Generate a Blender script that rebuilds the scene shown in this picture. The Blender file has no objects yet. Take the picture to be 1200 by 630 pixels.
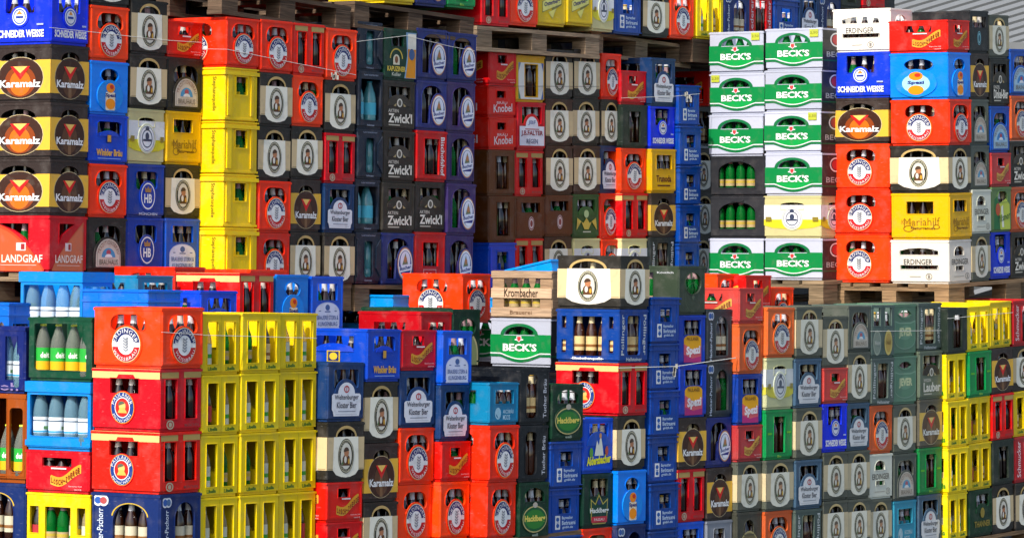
import bpy, math, random
from mathutils import Vector, Matrix
from mathutils.geometry import tessellate_polygon
random.seed(7)
R = math.radians
sc = bpy.context.scene
COL = sc.collection
# ------------------------------------------------------------------ frame of the yard
# the camera is level; the crate stacks all follow one pair of horizontal axes
F = 4700.0; CX = 600.0; HY = 250.0; CAMZ = 1.75
HEAD = R(34.5)
DS = Vector((math.sin(HEAD), math.cos(HEAD), 0))      # runs along the short crate ends
DL = Vector((-math.cos(HEAD), math.sin(HEAD), 0))     # runs along the long crate sides
D0 = 18.2
C0 = Vector(((187 - CX) / F * D0, D0, 0))             # the near corner of the front row

def solve_u(x, v):
    """u where the line v=const is seen at picture column x of the photo"""
    t = (x - CX) / F; P = C0 + DL * v
    return (t * P.y - P.x) / (DS.x - t * DS.y)
def solve_v(x, u):
    t = (x - CX) / F; P = C0 + DS * u
    return (t * P.y - P.x) / (DL.x - t * DL.y)
def pt(u, v): return C0 + DS * u + DL * v
def depth(u, v): return pt(u, v).y
def zof(y, D): return CAMZ + (HY - y) * D / F

# ------------------------------------------------------------------ materials
def lin(h):
    h = h.lstrip('#'); o = []
    for i in (0, 2, 4):
        c = int(h[i:i+2], 16) / 255
        o.append(c / 12.92 if c <= .04045 else ((c + .055) / 1.055) ** 2.4)
    return o
MATS = {}
def plastic(hexc, rough=.38, wear=.5, vary=.16):
    """moulded crate plastic: slight tone difference between crates, scuffs, dust and faint moulding bumps"""
    k = ('p', hexc, rough, wear); wear *= 1.5
    if k in MATS: return MATS[k]
    m = bpy.data.materials.new('crate_plastic'); m.use_nodes = True
    nt = m.node_tree; N = nt.nodes; L = nt.links
    b = N['Principled BSDF']; rgb = lin(hexc)
    if max(rgb) < .09: rgb = [q * .62 for q in rgb]
    av = sum(rgb) / 3; rgb = [min(.9, max(0.001, av + (q - av) * 1.08)) for q in rgb]
    b.inputs['Roughness'].default_value = rough
    b.inputs['Specular IOR Level'].default_value = .26
    tc = N.new('ShaderNodeTexCoord'); oi = N.new('ShaderNodeObjectInfo')
    off = N.new('ShaderNodeVectorMath'); off.operation = 'ADD'
    sc_ = N.new('ShaderNodeMath'); sc_.operation = 'MULTIPLY'; sc_.inputs[1].default_value = 37.0
    L.new(oi.outputs['Random'], sc_.inputs[0]); L.new(tc.outputs['Object'], off.inputs[0]); L.new(sc_.outputs[0], off.inputs[1])
    # per crate tone
    mr = N.new('ShaderNodeMapRange'); mr.inputs['To Min'].default_value = 1 - vary; mr.inputs['To Max'].default_value = 1 + vary
    L.new(oi.outputs['Random'], mr.inputs['Value'])
    hs = N.new('ShaderNodeHueSaturation'); hs.inputs['Color'].default_value = (*rgb, 1)
    L.new(mr.outputs[0], hs.inputs['Value'])
    mh = N.new('ShaderNodeMapRange'); mh.inputs['To Min'].default_value = .497; mh.inputs['To Max'].default_value = .503
    L.new(oi.outputs['Random'], mh.inputs['Value']); L.new(mh.outputs[0], hs.inputs['Hue'])
    # dust
    n1 = N.new('ShaderNodeTexNoise'); n1.inputs['Scale'].default_value = 14; n1.inputs['Detail'].default_value = 5
    L.new(off.outputs[0], n1.inputs['Vector'])
    r1 = N.new('ShaderNodeValToRGB'); r1.color_ramp.elements[0].position = .5; r1.color_ramp.elements[1].position = .8
    r1.color_ramp.elements[1].color = (.30 * wear,) * 3 + (1,)
    L.new(n1.outputs[0], r1.inputs[0])
    mx = N.new('ShaderNodeMixRGB'); mx.inputs[2].default_value = (.22, .20, .18, 1)
    L.new(r1.outputs[0], mx.inputs[0]); L.new(hs.outputs[0], mx.inputs[1])
    # scratches
    mp = N.new('ShaderNodeMapping'); mp.inputs['Scale'].default_value = (25, 25, 160); mp.inputs['Rotation'].default_value = (.15, .2, .1)
    L.new(off.outputs[0], mp.inputs[0])
    n2 = N.new('ShaderNodeTexNoise'); n2.inputs['Scale'].default_value = 1.0; n2.inputs['Detail'].default_value = 3
    L.new(mp.outputs[0], n2.inputs['Vector'])
    r2 = N.new('ShaderNodeValToRGB'); r2.color_ramp.elements[0].position = .66; r2.color_ramp.elements[1].position = .74
    r2.color_ramp.elements[1].color = (.45 * wear,) * 3 + (1,)
    L.new(n2.outputs[0], r2.inputs[0])
    mx2 = N.new('ShaderNodeMixRGB'); lum = [min(1, c * .55 + .22) for c in rgb]; mx2.inputs[2].default_value = (*lum, 1)
    L.new(r2.outputs[0], mx2.inputs[0]); L.new(mx.outputs[0], mx2.inputs[1])
    L.new(mx2.outputs[0], b.inputs['Base Color'])
    rr = N.new('ShaderNodeMapRange'); rr.inputs['To Min'].default_value = rough - .08; rr.inputs['To Max'].default_value = rough + .25
    L.new(n1.outputs[0], rr.inputs['Value']); L.new(rr.outputs[0], b.inputs['Roughness'])
    bp = N.new('ShaderNodeBump'); bp.inputs['Strength'].default_value = .3; bp.inputs['Distance'].default_value = .004
    n3 = N.new('ShaderNodeTexNoise'); n3.inputs['Scale'].default_value = 60; n3.inputs['Detail'].default_value = 3; L.new(off.outputs[0], n3.inputs['Vector'])
    L.new(n3.outputs[0], bp.inputs['Height']); L.new(bp.outputs[0], b.inputs['Normal'])
    MATS[k] = m; return m
def ink(hexc, rough=.45):
    k = ('i', hexc)
    if k in MATS: return MATS[k]
    m = bpy.data.materials.new('printed_ink'); m.use_nodes = True
    nt = m.node_tree; N = nt.nodes; L = nt.links; b = N['Principled BSDF']
    b.inputs['Roughness'].default_value = rough; b.inputs['Specular IOR Level'].default_value = .25
    tc = N.new('ShaderNodeTexCoord'); oi = N.new('ShaderNodeObjectInfo'); ad = N.new('ShaderNodeVectorMath'); ad.operation = 'ADD'
    L.new(tc.outputs['Object'], ad.inputs[0]); L.new(oi.outputs['Location'], ad.inputs[1])
    n = N.new('ShaderNodeTexNoise'); n.inputs['Scale'].default_value = 22; n.inputs['Detail'].default_value = 5
    L.new(ad.outputs[0], n.inputs['Vector'])
    r = N.new('ShaderNodeValToRGB'); r.color_ramp.elements[0].position = .54; r.color_ramp.elements[1].position = .78
    r.color_ramp.elements[1].color = (.6, .6, .6, 1); L.new(n.outputs[0], r.inputs[0])
    mx = N.new('ShaderNodeMixRGB'); c = lin(hexc); mx.inputs[1].default_value = (*c, 1)
    mx.inputs[2].default_value = (c[0] * .5 + .1, c[1] * .5 + .09, c[2] * .5 + .07, 1)
    L.new(r.outputs[0], mx.inputs[0]); L.new(mx.outputs[0], b.inputs['Base Color'])
    MATS[k] = m; return m
def glass(hexc, trans, rough=.06):
    k = ('g', hexc, trans)
    if k in MATS: return MATS[k]
    m = bpy.data.materials.new('bottle_glass'); m.use_nodes = True; b = m.node_tree.nodes['Principled BSDF']
    b.inputs['Base Color'].default_value = (*lin(hexc), 1); b.inputs['Roughness'].default_value = rough
    b.inputs['Transmission Weight'].default_value = trans; b.inputs['IOR'].default_value = 1.2 if trans > .5 else 1.5
    b.inputs['Specular IOR Level'].default_value = .7
    if trans > .3:      # wavy moulded surface
        nt = m.node_tree; n = nt.nodes.new('ShaderNodeTexNoise'); n.inputs['Scale'].default_value = 45; bp = nt.nodes.new('ShaderNodeBump'); bp.inputs['Strength'].default_value = .5; bp.inputs['Distance'].default_value = .003
        tc = nt.nodes.new('ShaderNodeTexCoord'); nt.links.new(tc.outputs['Object'], n.inputs['Vector']); nt.links.new(n.outputs[0], bp.inputs['Height']); nt.links.new(bp.outputs[0], b.inputs['Normal'])
    MATS[k] = m; return m
def wood(hexc, scale=(2, 2, 40), dark=.35):
    k = ('w', hexc, scale)
    if k in MATS: return MATS[k]
    m = bpy.data.materials.new('weathered_wood'); m.use_nodes = True
    nt = m.node_tree; N = nt.nodes; L = nt.links; b = N['Principled BSDF']; b.inputs['Roughness'].default_value = .8
    b.inputs['Specular IOR Level'].default_value = .2
    tc = N.new('ShaderNodeTexCoord'); oi = N.new('ShaderNodeObjectInfo')
    ad = N.new('ShaderNodeVectorMath'); ad.operation = 'ADD'; L.new(tc.outputs['Object'], ad.inputs[0])
    ml = N.new('ShaderNodeMath'); ml.operation = 'MULTIPLY'; ml.inputs[1].default_value = 23; L.new(oi.outputs['Random'], ml.inputs[0]); L.new(ml.outputs[0], ad.inputs[1])
    mp = N.new('ShaderNodeMapping'); mp.inputs['Scale'].default_value = scale; L.new(ad.outputs[0], mp.inputs[0])
    n = N.new('ShaderNodeTexNoise'); n.inputs['Scale'].default_value = 3; n.inputs['Detail'].default_value = 8; n.inputs['Distortion'].default_value = .6
    L.new(mp.outputs[0], n.inputs['Vector'])
    r = N.new('ShaderNodeValToRGB'); c = lin(hexc)
    r.color_ramp.elements[0].position = .3; r.color_ramp.elements[0].color = (c[0] * dark, c[1] * dark, c[2] * dark, 1)
    r.color_ramp.elements[1].position = .68; r.color_ramp.elements[1].color = (*c, 1)
    L.new(n.outputs[0], r.inputs[0])
    hs = N.new('ShaderNodeHueSaturation'); mr = N.new('ShaderNodeMapRange'); mr.inputs['To Min'].default_value = .7; mr.inputs['To Max'].default_value = 1.3
    L.new(oi.outputs['Random'], mr.inputs['Value']); L.new(mr.outputs[0], hs.inputs['Value']); L.new(r.outputs[0], hs.inputs['Color'])
    L.new(hs.outputs[0], b.inputs['Base Color'])
    bp = N.new('ShaderNodeBump'); bp.inputs['Strength'].default_value = .5; bp.inputs['Distance'].default_value = .004
    L.new(n.outputs[0], bp.inputs['Height']); L.new(bp.outputs[0], b.inputs['Normal'])
    MATS[k] = m; return m

# ------------------------------------------------------------------ mesh collecting
class MB:
    def __init__(s): s.v = []; s.f = []; s.m = []; s.mats = []
    def mi(s, mat):
        if mat not in s.mats: s.mats.append(mat)
        return s.mats.index(mat)
    def add(s, vs, fs, mat):
        b = len(s.v); s.v += [tuple(p) for p in vs]; k = s.mi(mat)
        for f in fs: s.f.append(tuple(b + i for i in f)); s.m.append(k)
    def box(s, a, b, mat):
        x0, y0, z0 = a; x1, y1, z1 = b
        s.add([(x0,y0,z0),(x1,y0,z0),(x1,y1,z0),(x0,y1,z0),(x0,y0,z1),(x1,y0,z1),(x1,y1,z1),(x0,y1,z1)],
              [(0,3,2,1),(4,5,6,7),(0,1,5,4),(1,2,6,5),(2,3,7,6),(3,0,4,7)], mat)
    def lathe(s, prof, mat, n=10, c=(0, 0)):
        vs = []; fs = []
        for r, z in prof:
            for i in range(n):
                a = 2 * math.pi * i / n; vs.append((c[0] + r * math.cos(a), c[1] + r * math.sin(a), z))
        for j in range(len(prof) - 1):
            for i in range(n):
                k = (i + 1) % n; fs.append((j*n+i, j*n+k, (j+1)*n+k, (j+1)*n+i))
        s.add(vs, fs, mat)
    def mesh(s, name, smooth=False):
        me = bpy.data.meshes.new(name); me.from_pydata(s.v, [], s.f)
        for m in s.mats: me.materials.append(m)
        me.polygons.foreach_set('material_index', s.m)
        if smooth: me.polygons.foreach_set('use_smooth', [True] * len(s.f))
        me.update(); return me
def link(name, me, parent=None):
    o = bpy.data.objects.new(name, me); COL.objects.link(o)
    if parent is not None: o.parent = parent
    return o
def tag(o, label=None, cat=None, group=None, kind=None):
    if label: o['label'] = label
    if cat: o['category'] = cat
    if group: o['group'] = group
    if kind: o['kind'] = kind
    return o

_TX = {}
def text2d(s, bold=.012, sp=1.0):
    """glyph outlines of a word as triangles in a 0..1 box"""
    k = (s, bold, sp)
    if k in _TX: return _TX[k]
    cu = bpy.data.curves.new('t', 'FONT'); cu.body = s; cu.size = 1; cu.resolution_u = 2; cu.offset = bold; cu.space_character = sp
    o = bpy.data.objects.new('t', cu); COL.objects.link(o)
    dg = bpy.context.evaluated_depsgraph_get(); me = bpy.data.meshes.new_from_object(o.evaluated_get(dg))
    vs = [(v.co.x, v.co.y) for v in me.vertices]; fs = [tuple(p.vertices) for p in me.polygons]
    x0 = min(p[0] for p in vs); x1 = max(p[0] for p in vs); y0 = min(p[1] for p in vs); y1 = max(p[1] for p in vs)
    vs = [((a - x0) / (x1 - x0), (b - y0) / (y1 - y0)) for a, b in vs]
    bpy.data.objects.remove(o); bpy.data.meshes.remove(me); bpy.data.curves.remove(cu)
    _TX[k] = (vs, fs); return _TX[k]

# ------------------------------------------------------------------ the drawing on a crate face, in 0..1 coordinates as seen
def ellp(cx, cy, rx, ry, n=26, a0=0, a1=360):
    full = abs(a1 - a0) >= 360; m = n if full else n + 1
    return [(cx + rx * math.cos(R(a0 + (a1 - a0) * i / n)), cy + ry * math.sin(R(a0 + (a1 - a0) * i / n))) for i in range(m)]
def rectp(x0, y0, x1, y1, r=0, rb=None, asp=1.0):
    """rounded rectangle; r = upper corner radius (x units), rb = lower"""
    rb = r if rb is None else rb
    if r <= 0 and rb <= 0: return [(x0, y0), (x1, y0), (x1, y1), (x0, y1)]
    p = []
    def cor(cx, cy, rr, a):
        if rr <= 0: p.append((cx, cy)); return
        for i in range(6):
            t = R(a + 90 * i / 5); p.append((cx + rr * math.cos(t), cy + rr * asp * math.sin(t)))
    cor(x0 + rb, y0 + rb * asp, rb, 180); cor(x1 - rb, y0 + rb * asp, rb, 270)
    cor(x1 - r, y1 - r * asp, r, 0); cor(x0 + r, y1 - r * asp, r, 90)
    return p
def archp(x0, y0, x1, y1, k=.5):
    """box with a rounded top: the curve takes the upper k of the height"""
    ys = y1 - (y1 - y0) * k; cx = (x0 + x1) / 2
    return [(x0, y0), (x1, y0)] + ellp(cx, ys, (x1 - x0) / 2, y1 - ys, 16, 0, 180)
def area(p): return sum(p[i][0] * p[(i+1) % len(p)][1] - p[(i+1) % len(p)][0] * p[i][1] for i in range(len(p))) / 2
def ccw(p): return p if area(p) > 0 else p[::-1]
def tess(loops):
    tr = tessellate_polygon([[Vector((a, b, 0)) for a, b in lp] for lp in loops])
    flat = [q for lp in loops for q in lp]; out = []
    for t in tr:
        a, b, c = (flat[i] for i in t)
        ar = (b[0]-a[0])*(c[1]-a[1]) - (c[0]-a[0])*(b[1]-a[1])
        if abs(ar) < 1e-12: continue
        out.append(tuple(t) if ar > 0 else (t[0], t[2], t[1]))
    return flat, out

W0_, L0_ = .30, .40
def mapper(face, h):
    if face == 'S': return lambda x, y, off: (x * W0_, -off, y * h)
    return lambda x, y, off: (-off, L0_ * (1 - x), y * h)

# item constructors: every item = (part, type, data, colour)
def P(pts, col, part='badge'): return (part, 'p', [pts], col)
def E(cx, cy, rx, ry, col, part='badge'): return (part, 'p', [ellp(cx, cy, rx, ry)], col)
def RG(cx, cy, rx, ry, t, col, part='badge', a0=0, a1=360):
    return (part, 'p', [ellp(cx, cy, rx, ry, 26, a0, a1) + ellp(cx, cy, rx * (1 - t), ry * (1 - t), 26, a1, a0)] if abs(a1-a0) < 360 else
            [ellp(cx, cy, rx, ry), ellp(cx, cy, rx * (1 - t), ry * (1 - t))[::-1]], col)
def Q(x0, y0, x1, y1, col, part='badge', r=0): return (part, 'p', [rectp(x0, y0, x1, y1, r)], col)
def T(s, x0, y0, x1, y1, col, part='lettering', bold=.012, slope=0): return (part, 't', (s, x0, y0, x1, y1, bold, slope), col)
def VT(s, x0, y0, x1, y1, col, d=1, part='lettering'): return (part, 'v', (s, x0, y0, x1, y1, d), col)
def AT(s, cx, cy, rx, ry, hr, a0, a1, col, part='badge', bottom=False): return (part, 'a', (s, cx, cy, rx, ry, hr, a0, a1, bottom), col)
def BOSS(pts, col, t=.004, part='moulded_boss'): return (part, 'b', (pts, t), col)

class Win:
    def __init__(s, pts, lip=None): s.pts = ccw(pts); s.lip = lip

def build_face(parts, mp, items, lay0=.0008):
    k = 0; z = lay0
    for n_, (part, ty, d, col) in enumerate(items):
        if ty in 'bv' or (ty == 't' and len(d[0]) > 1): part = part + '#%d' % n_
        mb = parts.setdefault(part, MB()); z += .00045
        if ty == 'p':
            fl, tr = tess(d); mb.add([mp(a, b, z) for a, b in fl], tr, ink(col))
        elif ty == 't':
            s, x0, y0, x1, y1, bold, sl = d; vs, fs = text2d(s, bold)
            mb.add([mp(x0 + a * (x1 - x0), y0 + b * (y1 - y0) + sl * a, z) for a, b in vs], fs, ink(col))
        elif ty == 'v':
            s, x0, y0, x1, y1, dr = d; vs, fs = text2d(s)
            if dr > 0: mb.add([mp(x1 - b * (x1 - x0), y0 + a * (y1 - y0), z) for a, b in vs], fs, ink(col))
            else: mb.add([mp(x0 + b * (x1 - x0), y1 - a * (y1 - y0), z) for a, b in vs], fs, ink(col))
        elif ty == 'a':
            s, cx, cy, rx, ry, hr, a0, a1, bot = d; vs, fs = text2d(s, .0, 1.15); o = []
            for a, b in vs:
                th = R(a0 + (a1 - a0) * a); q = (1 - b * hr) if bot else (1 - hr + b * hr)
                if bot: q = 1 - hr * b
                o.append(mp(cx + rx * q * math.cos(th), cy + ry * q * math.sin(th), z))
            mb.add(o, fs, ink(col))
        elif ty == 'b':
            pts, t = d; pts = ccw(pts); fl, tr = tess([pts]); n = len(fl); zz = t
            m = plastic(col)
            mb.add([mp(a, b, zz) for a, b in fl], tr, m)
            mb.add([mp(a, b, zz) for a, b in fl] + [mp(a, b, 0) for a, b in fl], [(i, i + n, (i+1) % n + n, (i+1) % n) for i in range(n)], m)
            z = max(z, t + .0004)

def panel(mb, mp, outer, holes, t, mat, back=None):
    outer = ccw(outer); loops = [outer] + [ccw(h)[::-1] for h in holes]
    fl, tr = tess(loops); n = len(fl)
    mb.add([mp(a, b, 0) for a, b in fl], tr, mat)
    mb.add([mp(a, b, -t) for a, b in fl], [x[::-1] for x in tr], mat)
    i0 = 0
    for lp in loops:
        m = len(lp)
        vs = [mp(a, b, 0) for a, b in lp] + [mp(a, b, -t) for a, b in lp]
        mb.add(vs, [(i, i + m, (i+1) % m + m, (i+1) % m) for i in range(m)], mat)
        i0 += m

def lip(mb, mp, pts, w, t, mat, h, face):
    """raised frame round a window"""
    cx = sum(p[0] for p in pts) / len(pts); cy = sum(p[1] for p in pts) / len(pts)
    ex = w / (W0_ if face == 'S' else L0_); ey = w / h
    bx = max(p[0] for p in pts) - min(p[0] for p in pts); by = max(p[1] for p in pts) - min(p[1] for p in pts)
    o = [(cx + (p[0] - cx) * (1 + 2 * ex / bx), cy + (p[1] - cy) * (1 + 2 * ey / by)) for p in pts]; n = len(pts)
    mb.add([mp(a, b, t) for a, b in o] + [mp(a, b, t) for a, b in pts], [(i, (i+1) % n, (i+1) % n + n, i + n) for i in range(n)], mat)
    mb.add([mp(a, b, t) for a, b in o] + [mp(a, b, 0) for a, b in o], [(i, i + n, (i+1) % n + n, (i+1) % n) for i in range(n)], mat)
    mb.add([mp(a, b, t) for a, b in pts] + [mp(a, b, 0) for a, b in pts], [(i, (i+1) % n, (i+1) % n + n, i + n) for i in range(n)], mat)

def body_mesh(k):
    h = k['h']; mb = MB(); m = k['mat'] if 'mat' in k else plastic(k['c'], k.get('rough', .38), k.get('wear', .5))
    w, l, t, c = W0_, L0_, .011, .006
    z0 = .014 / h
    sf = mapper('S', h); lf = mapper('L', h); cS = c / w; cL = c / l
    def outer(cc): return [(cc, z0), (1 - cc, z0), (1 - cc, .995), (cc, .995)]
    panel(mb, sf, outer(cS), [q.pts for q in k['S_win']], t, m)
    panel(mb, lf, outer(cL), [q.pts for q in k['L_win']], t, m)
    for q in k['S_win']:
        if q.lip: lip(mb, sf, q.pts, q.lip, .0025, m, h, 'S')
    for q in k['L_win']:
        if q.lip: lip(mb, lf, q.pts, q.lip, .0025, m, h, 'L')
    zt = h * .995; zb = .014
    # far walls, bevelled vertical corners, bottom plinth, floor
    mb.box((c, l - t, zb), (w - c, l, zt), m); mb.box((w - t, c, zb), (w, l - c, zt), m)
    for (x0, y0), (x1, y1) in (((0, c), (c, 0)), ((w - c, 0), (w, c)), ((w, l - c), (w - c, l)), ((c, l), (0, l - c))):
        mb.add([(x0, y0, zb), (x1, y1, zb), (x1, y1, zt), (x0, y0, zt)], [(0, 1, 2, 3)], m)
    mb.box((.009, .009, 0), (w - .009, l - .009, .02), m)
    # proud rim bands
    for (a, b, e) in k.get('bands', ((.945, .985, .0022),)):
        x0, y0, x1, y1 = -e, -e, w + e, l + e; za, zz = a * h, b * h
        mb.add([(x0,y0,za),(x1,y0,za),(x1,y1,za),(x0,y1,za),(x0,y0,zz),(x1,y0,zz),(x1,y1,zz),(x0,y1,zz),
                (.003,.003,zz),(w-.003,.003,zz),(w-.003,l-.003,zz),(.003,l-.003,zz),(.003,.003,za),(w-.003,.003,za),(w-.003,l-.003,za),(.003,l-.003,za)],
               [(0,1,5,4),(1,2,6,5),(2,3,7,6),(3,0,4,7),(4,5,9,8),(5,6,10,9),(6,7,11,10),(7,4,8,11),(1,0,12,13),(2,1,13,14),(3,2,14,15),(0,3,15,12)], m)
    if k['code'] not in NOFRAME:
        e = .0016; fw = .012
        for x0, x1 in ((.006, .006 + fw), (w - .006 - fw, w - .006)): mb.box((x0, -e, .02), (x1, .001, .94 * h), m)
        for y0, y1 in ((.006, .006 + fw), (l - .006 - fw, l - .006)): mb.box((-e, y0, .02), (.001, y1, .94 * h), m)
        mb.box((.006 + fw, -e, .02), (w - .006 - fw, .001, .028), m); mb.box((-e, .006 + fw, .02), (.001, l - .006 - fw, .028), m)
    # compartment walls inside
    dh = k.get('div', .62) * h
    mb.box((t, .084, .02), (w - t, .087, dh), m); mb.box((.083, .09, .02), (.086, l - t, dh), m)
    for i in k.get('sdiv', (.25, .5, .75)): mb.box((w * i - .0015, t, .02), (w * i + .0015, .084, dh * .9), m)
    for i in k.get('ribs', ()):                    # thin vertical moulded ribs on both faces
        mb.box((i * w - .002, -.002, zb), (i * w + .002, 0.001, zt), m); mb.box((-.002, l * (1 - i) - .002, zb), (.001, l * (1 - i) + .002, zt), m)
    return mb.mesh('body')

KINDS = {}
NOFRAME = 'F FB K B BY BZ WS LI AS BL BLC P AG LK KR AD SZ G1 G2 EW OV JE LD PL EL AO KQ KP BD DP WT'.split()
def K(code, look, short, c, h=.285, SW=(), LW=(), S=(), L=(), bt='brown', pri=0, **kw):
    d = dict(code=code, look=look, short=short, c=c, h=h, S_win=[w if isinstance(w, Win) else Win(w, .003) for w in SW],
             L_win=[w if isinstance(w, Win) else Win(w, .003) for w in LW], S=list(S), L=list(L), bt=bt, pri=pri, **kw)
    if bt == 'brown' and code in ('F', 'FB', 'K', 'Z', 'ZD', 'W', 'BB', 'BT', 'HB', 'YK', 'WB', 'BU', 'BUP', 'AY', 'LE', 'HQ', 'KP', 'WS', 'LK', 'BO', 'LZ', 'LB'): d['bt'] = 'dark'
    KINDS[code] = d
def W(*a, lip=.003): return Win(rectp(*a), lip)
WH = '#e6e8e8'; BK = '#141416'; NV = '#1b2a6b'; GO = '#d8a52c'; CR = '#cbb68c'; RD = '#d01418'

# ---- wheat badge crate (red orange)
def wheat(cx, cy, rx, ry, body):
    it = [BOSS(ellp(cx, cy, rx * 1.16, ry * 1.16), body), E(cx, cy, rx * 1.06, ry * 1.06, GO), E(cx, cy, rx * 1.03, ry * 1.03, WH),
          P(ellp(cx, cy, rx, ry, 20, 8, 172), NV), P(ellp(cx, cy, rx, ry, 20, 188, 352), '#c01820'),
          E(cx, cy, rx * .60, ry * .60, WH)]
    for j in range(5):
        y = cy - ry * .38 + ry * .17 * j
        for s in (-1, 1): it.append(P([(cx, y - ry * .05), (cx + s * rx * .2, y + ry * .07), (cx + s * rx * .16, y + ry * .17), (cx, y + ry * .05)], '#8a8f98'))
    it.append(AT('ERDINGER', cx, cy, rx * .95, ry * .95, .27, 170, 10, WH))
    it.append(AT('WEISSBRÄU', cx, cy, rx * .95, ry * .95, .24, 200, 340, WH, bottom=True))
    return it
def bean(x0, y0, x1, y1, asp=1): return rectp(x0, y0, x1, y1, (x1 - x0) * .28, (x1 - x0) * .1, asp)
OR_ = '#f2430a'
K('E', 'red orange crate with round wheat badge', 'wheat badge crate', OR_, SW=[bean(.17, .58, .84, .87)], LW=[bean(.25, .62, .76, .88)],
  S=wheat(.52, .375, .265, .28, OR_), L=wheat(.49, .385, .2, .278, OR_))
# ---- cream banded crate with monk oval
def monk(cx, cy, rx, ry):
    return [E(cx, cy, rx, ry, '#20241c'), RG(cx, cy, rx * .93, ry * .95, .05, '#c9c4a8'), E(cx, cy, rx * .70, ry * .76, '#dcd8c8'),
            P([(cx - rx * .5, cy - ry * .55), (cx + rx * .5, cy - ry * .55), (cx + rx * .42, cy - ry * .05), (cx + rx * .12, cy + ry * .12), (cx - rx * .2, cy + ry * .1), (cx - rx * .45, cy - ry * .1)], '#5d3a22'),
            E(cx + rx * .02, cy + ry * .2, rx * .30, ry * .25, '#b47a55'), P(ellp(cx, cy + ry * .27, rx * .34, ry * .24, 12, 10, 190), '#4a3426'),
            E(cx - rx * .12, cy - ry * .2, rx * .16, ry * .2, '#e2ddd0'), E(cx + rx * .3, cy - ry * .3, rx * .12, ry * .16, '#c99a33'),
            P([(cx - rx * .62, cy - ry * .45), (cx - rx * .45, cy - ry * .2), (cx - rx * .4, cy - ry * .5)], '#3f6b3a'),
            AT('FRANZISKANER', cx, cy, rx * .95, ry * .95, .18, 160, 20, '#c9c4a8'), AT('WEISSBIER', cx, cy, rx * .95, ry * .95, .17, 215, 325, '#c9c4a8', bottom=True)]
def fband(face):
    if face == 'S':
        c = [(.17, .75), (.83, .75), (.85, .2), (.76, .12), (.62, .085), (.5, .075), (.38, .085), (.24, .12), (.15, .2)]
        return [Q(.0, .2, 1, .745, CR, 'cream_band'), Q(.02, .215, .98, .225, '#8f8058', 'cream_band'), P(c, '#ecead8', 'cream_band')]
    c = [(.16, .75), (.84, .75), (.86, .2), (.76, .13), (.62, .09), (.5, .08), (.38, .09), (.24, .13), (.14, .2)]
    return [Q(.0, .2, 1, .745, '#d9c294', 'cream_band'), Q(.02, .215, .98, .225, '#8f8058', 'cream_band'), P(c, '#efe9da', 'cream_band')]
def farch(x0, x1, y0, y1, y2):
    o = ellp((x0 + x1) / 2, y0, (x1 - x0) / 2, y2 - y0, 18, 0, 180); i = ellp((x0 + x1) / 2, y0, (x1 - x0) / 2 * .86, (y1 - y0), 18, 180, 0)
    return P(o + i, '#bfa266', 'arch_trim')
def fwin(x0, x1, y0, y1): return Win([(x0, y0), ((x0 + x1) / 2, y0 - .03), (x1, y0)] + ellp((x0 + x1) / 2, y0, (x1 - x0) / 2, y1 - y0, 14, 0, 180)[1:-1], None)
for code, bc, nm in (('F', '#33302a', 'dark cream banded crate with monk oval'), ('FB', '#4a2c1e', 'brown cream banded crate with monk oval')):
    K(code, nm, 'monk oval crate', bc, SW=[fwin(.255, .745, .735, .885)], LW=[fwin(.23, .75, .735, .89)],
      S=fband('S') + [farch(.215, .785, .75, .885, .935)] + monk(.5, .43, .215, .29), L=fband('L') + [farch(.19, .79, .75, .89, .935)] + monk(.49, .42, .16, .29))
# ---- malt drink crate
def malt(rx, hot, fs):
    it = [Q(0, .15, 1, .73, '#e3b23a', 'yellow_band'), E(.5, .42, rx, .365, '#c7b58a'), E(.5, .42, rx * .97, .355, '#3b2015')]
    if hot: it += [E(.5, .36, rx * .66, .27, '#8a3c10'), E(.5, .33, rx * .45, .22, '#d06a12')]
    else: it += [E(.5, .36, rx * .5, .26, '#5a3a24'), Q(.46, .08, .54, .5, '#7a5a3c')]
    it += [P([(.5 - rx * .42, .62), (.5 + rx * .42, .62), (.5, .42)], '#e8c063'), P([(.5 - rx * .42, .62), (.5 - rx * .30, .62), (.5, .50), (.5 + rx * .30, .62), (.5 + rx * .42, .62), (.5, .385)], '#cf1a1a'),
           T('Karamalz', .5 - rx * .88, .255, .5 + rx * .88, .385, WH, bold=.03)]
    return it
K('K', 'brown crate with yellow band and malt oval', 'malt oval crate', '#3f322d', SW=[archp(.27, .735, .75, .88, .95)], LW=[archp(.18, .735, .76, .88, .95)],
  S=malt(.40, False, 0), L=malt(.39, True, 0))
# ---- monastery label crate
def abbey(x0, x1, yt, col, txt):
    cx = (x0 + x1) / 2; hw = (x1 - x0) / 2
    lab = [(x0 + .05, .09), (x1 - .05, .09), (x1 - .03, .17), (x1, .2), (x1, .44), (x1 - .04, .47)] + ellp(cx, .47, hw * .58, yt - .47, 12, 0, 180) + [(x0 + .04, .47), (x0, .44), (x0, .2), (x0 + .03, .17)]
    big = ellp(cx, .45, hw * .78, yt - .39, 16, 0, 180)
    return [BOSS(big, col), P(lab, '#dfe2ea', 'paper_label'), P([(a, b) for a, b in rectp(x0 + .1, .12, x1 - .1, .125)], '#8a90a0', 'paper_label'),
            RG(cx, .545, .075, .062, .35, '#b0343c', 'paper_label'), Q(cx - .008, .49, cx + .008, .6, '#b0343c', 'paper_label'),
            T(txt, x0 + .07, .345, x1 - .07, .455, '#1c2540'), T('Kloster Bier' if x1 - x0 > .7 else 'Kloster', x0 + .13, .225, x1 - .13, .33, '#1c2540'), Q(x0 + .16, .165, x1 - .16, .178, '#7c8498', 'paper_label')]
NVY = '#1a3763'
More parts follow.
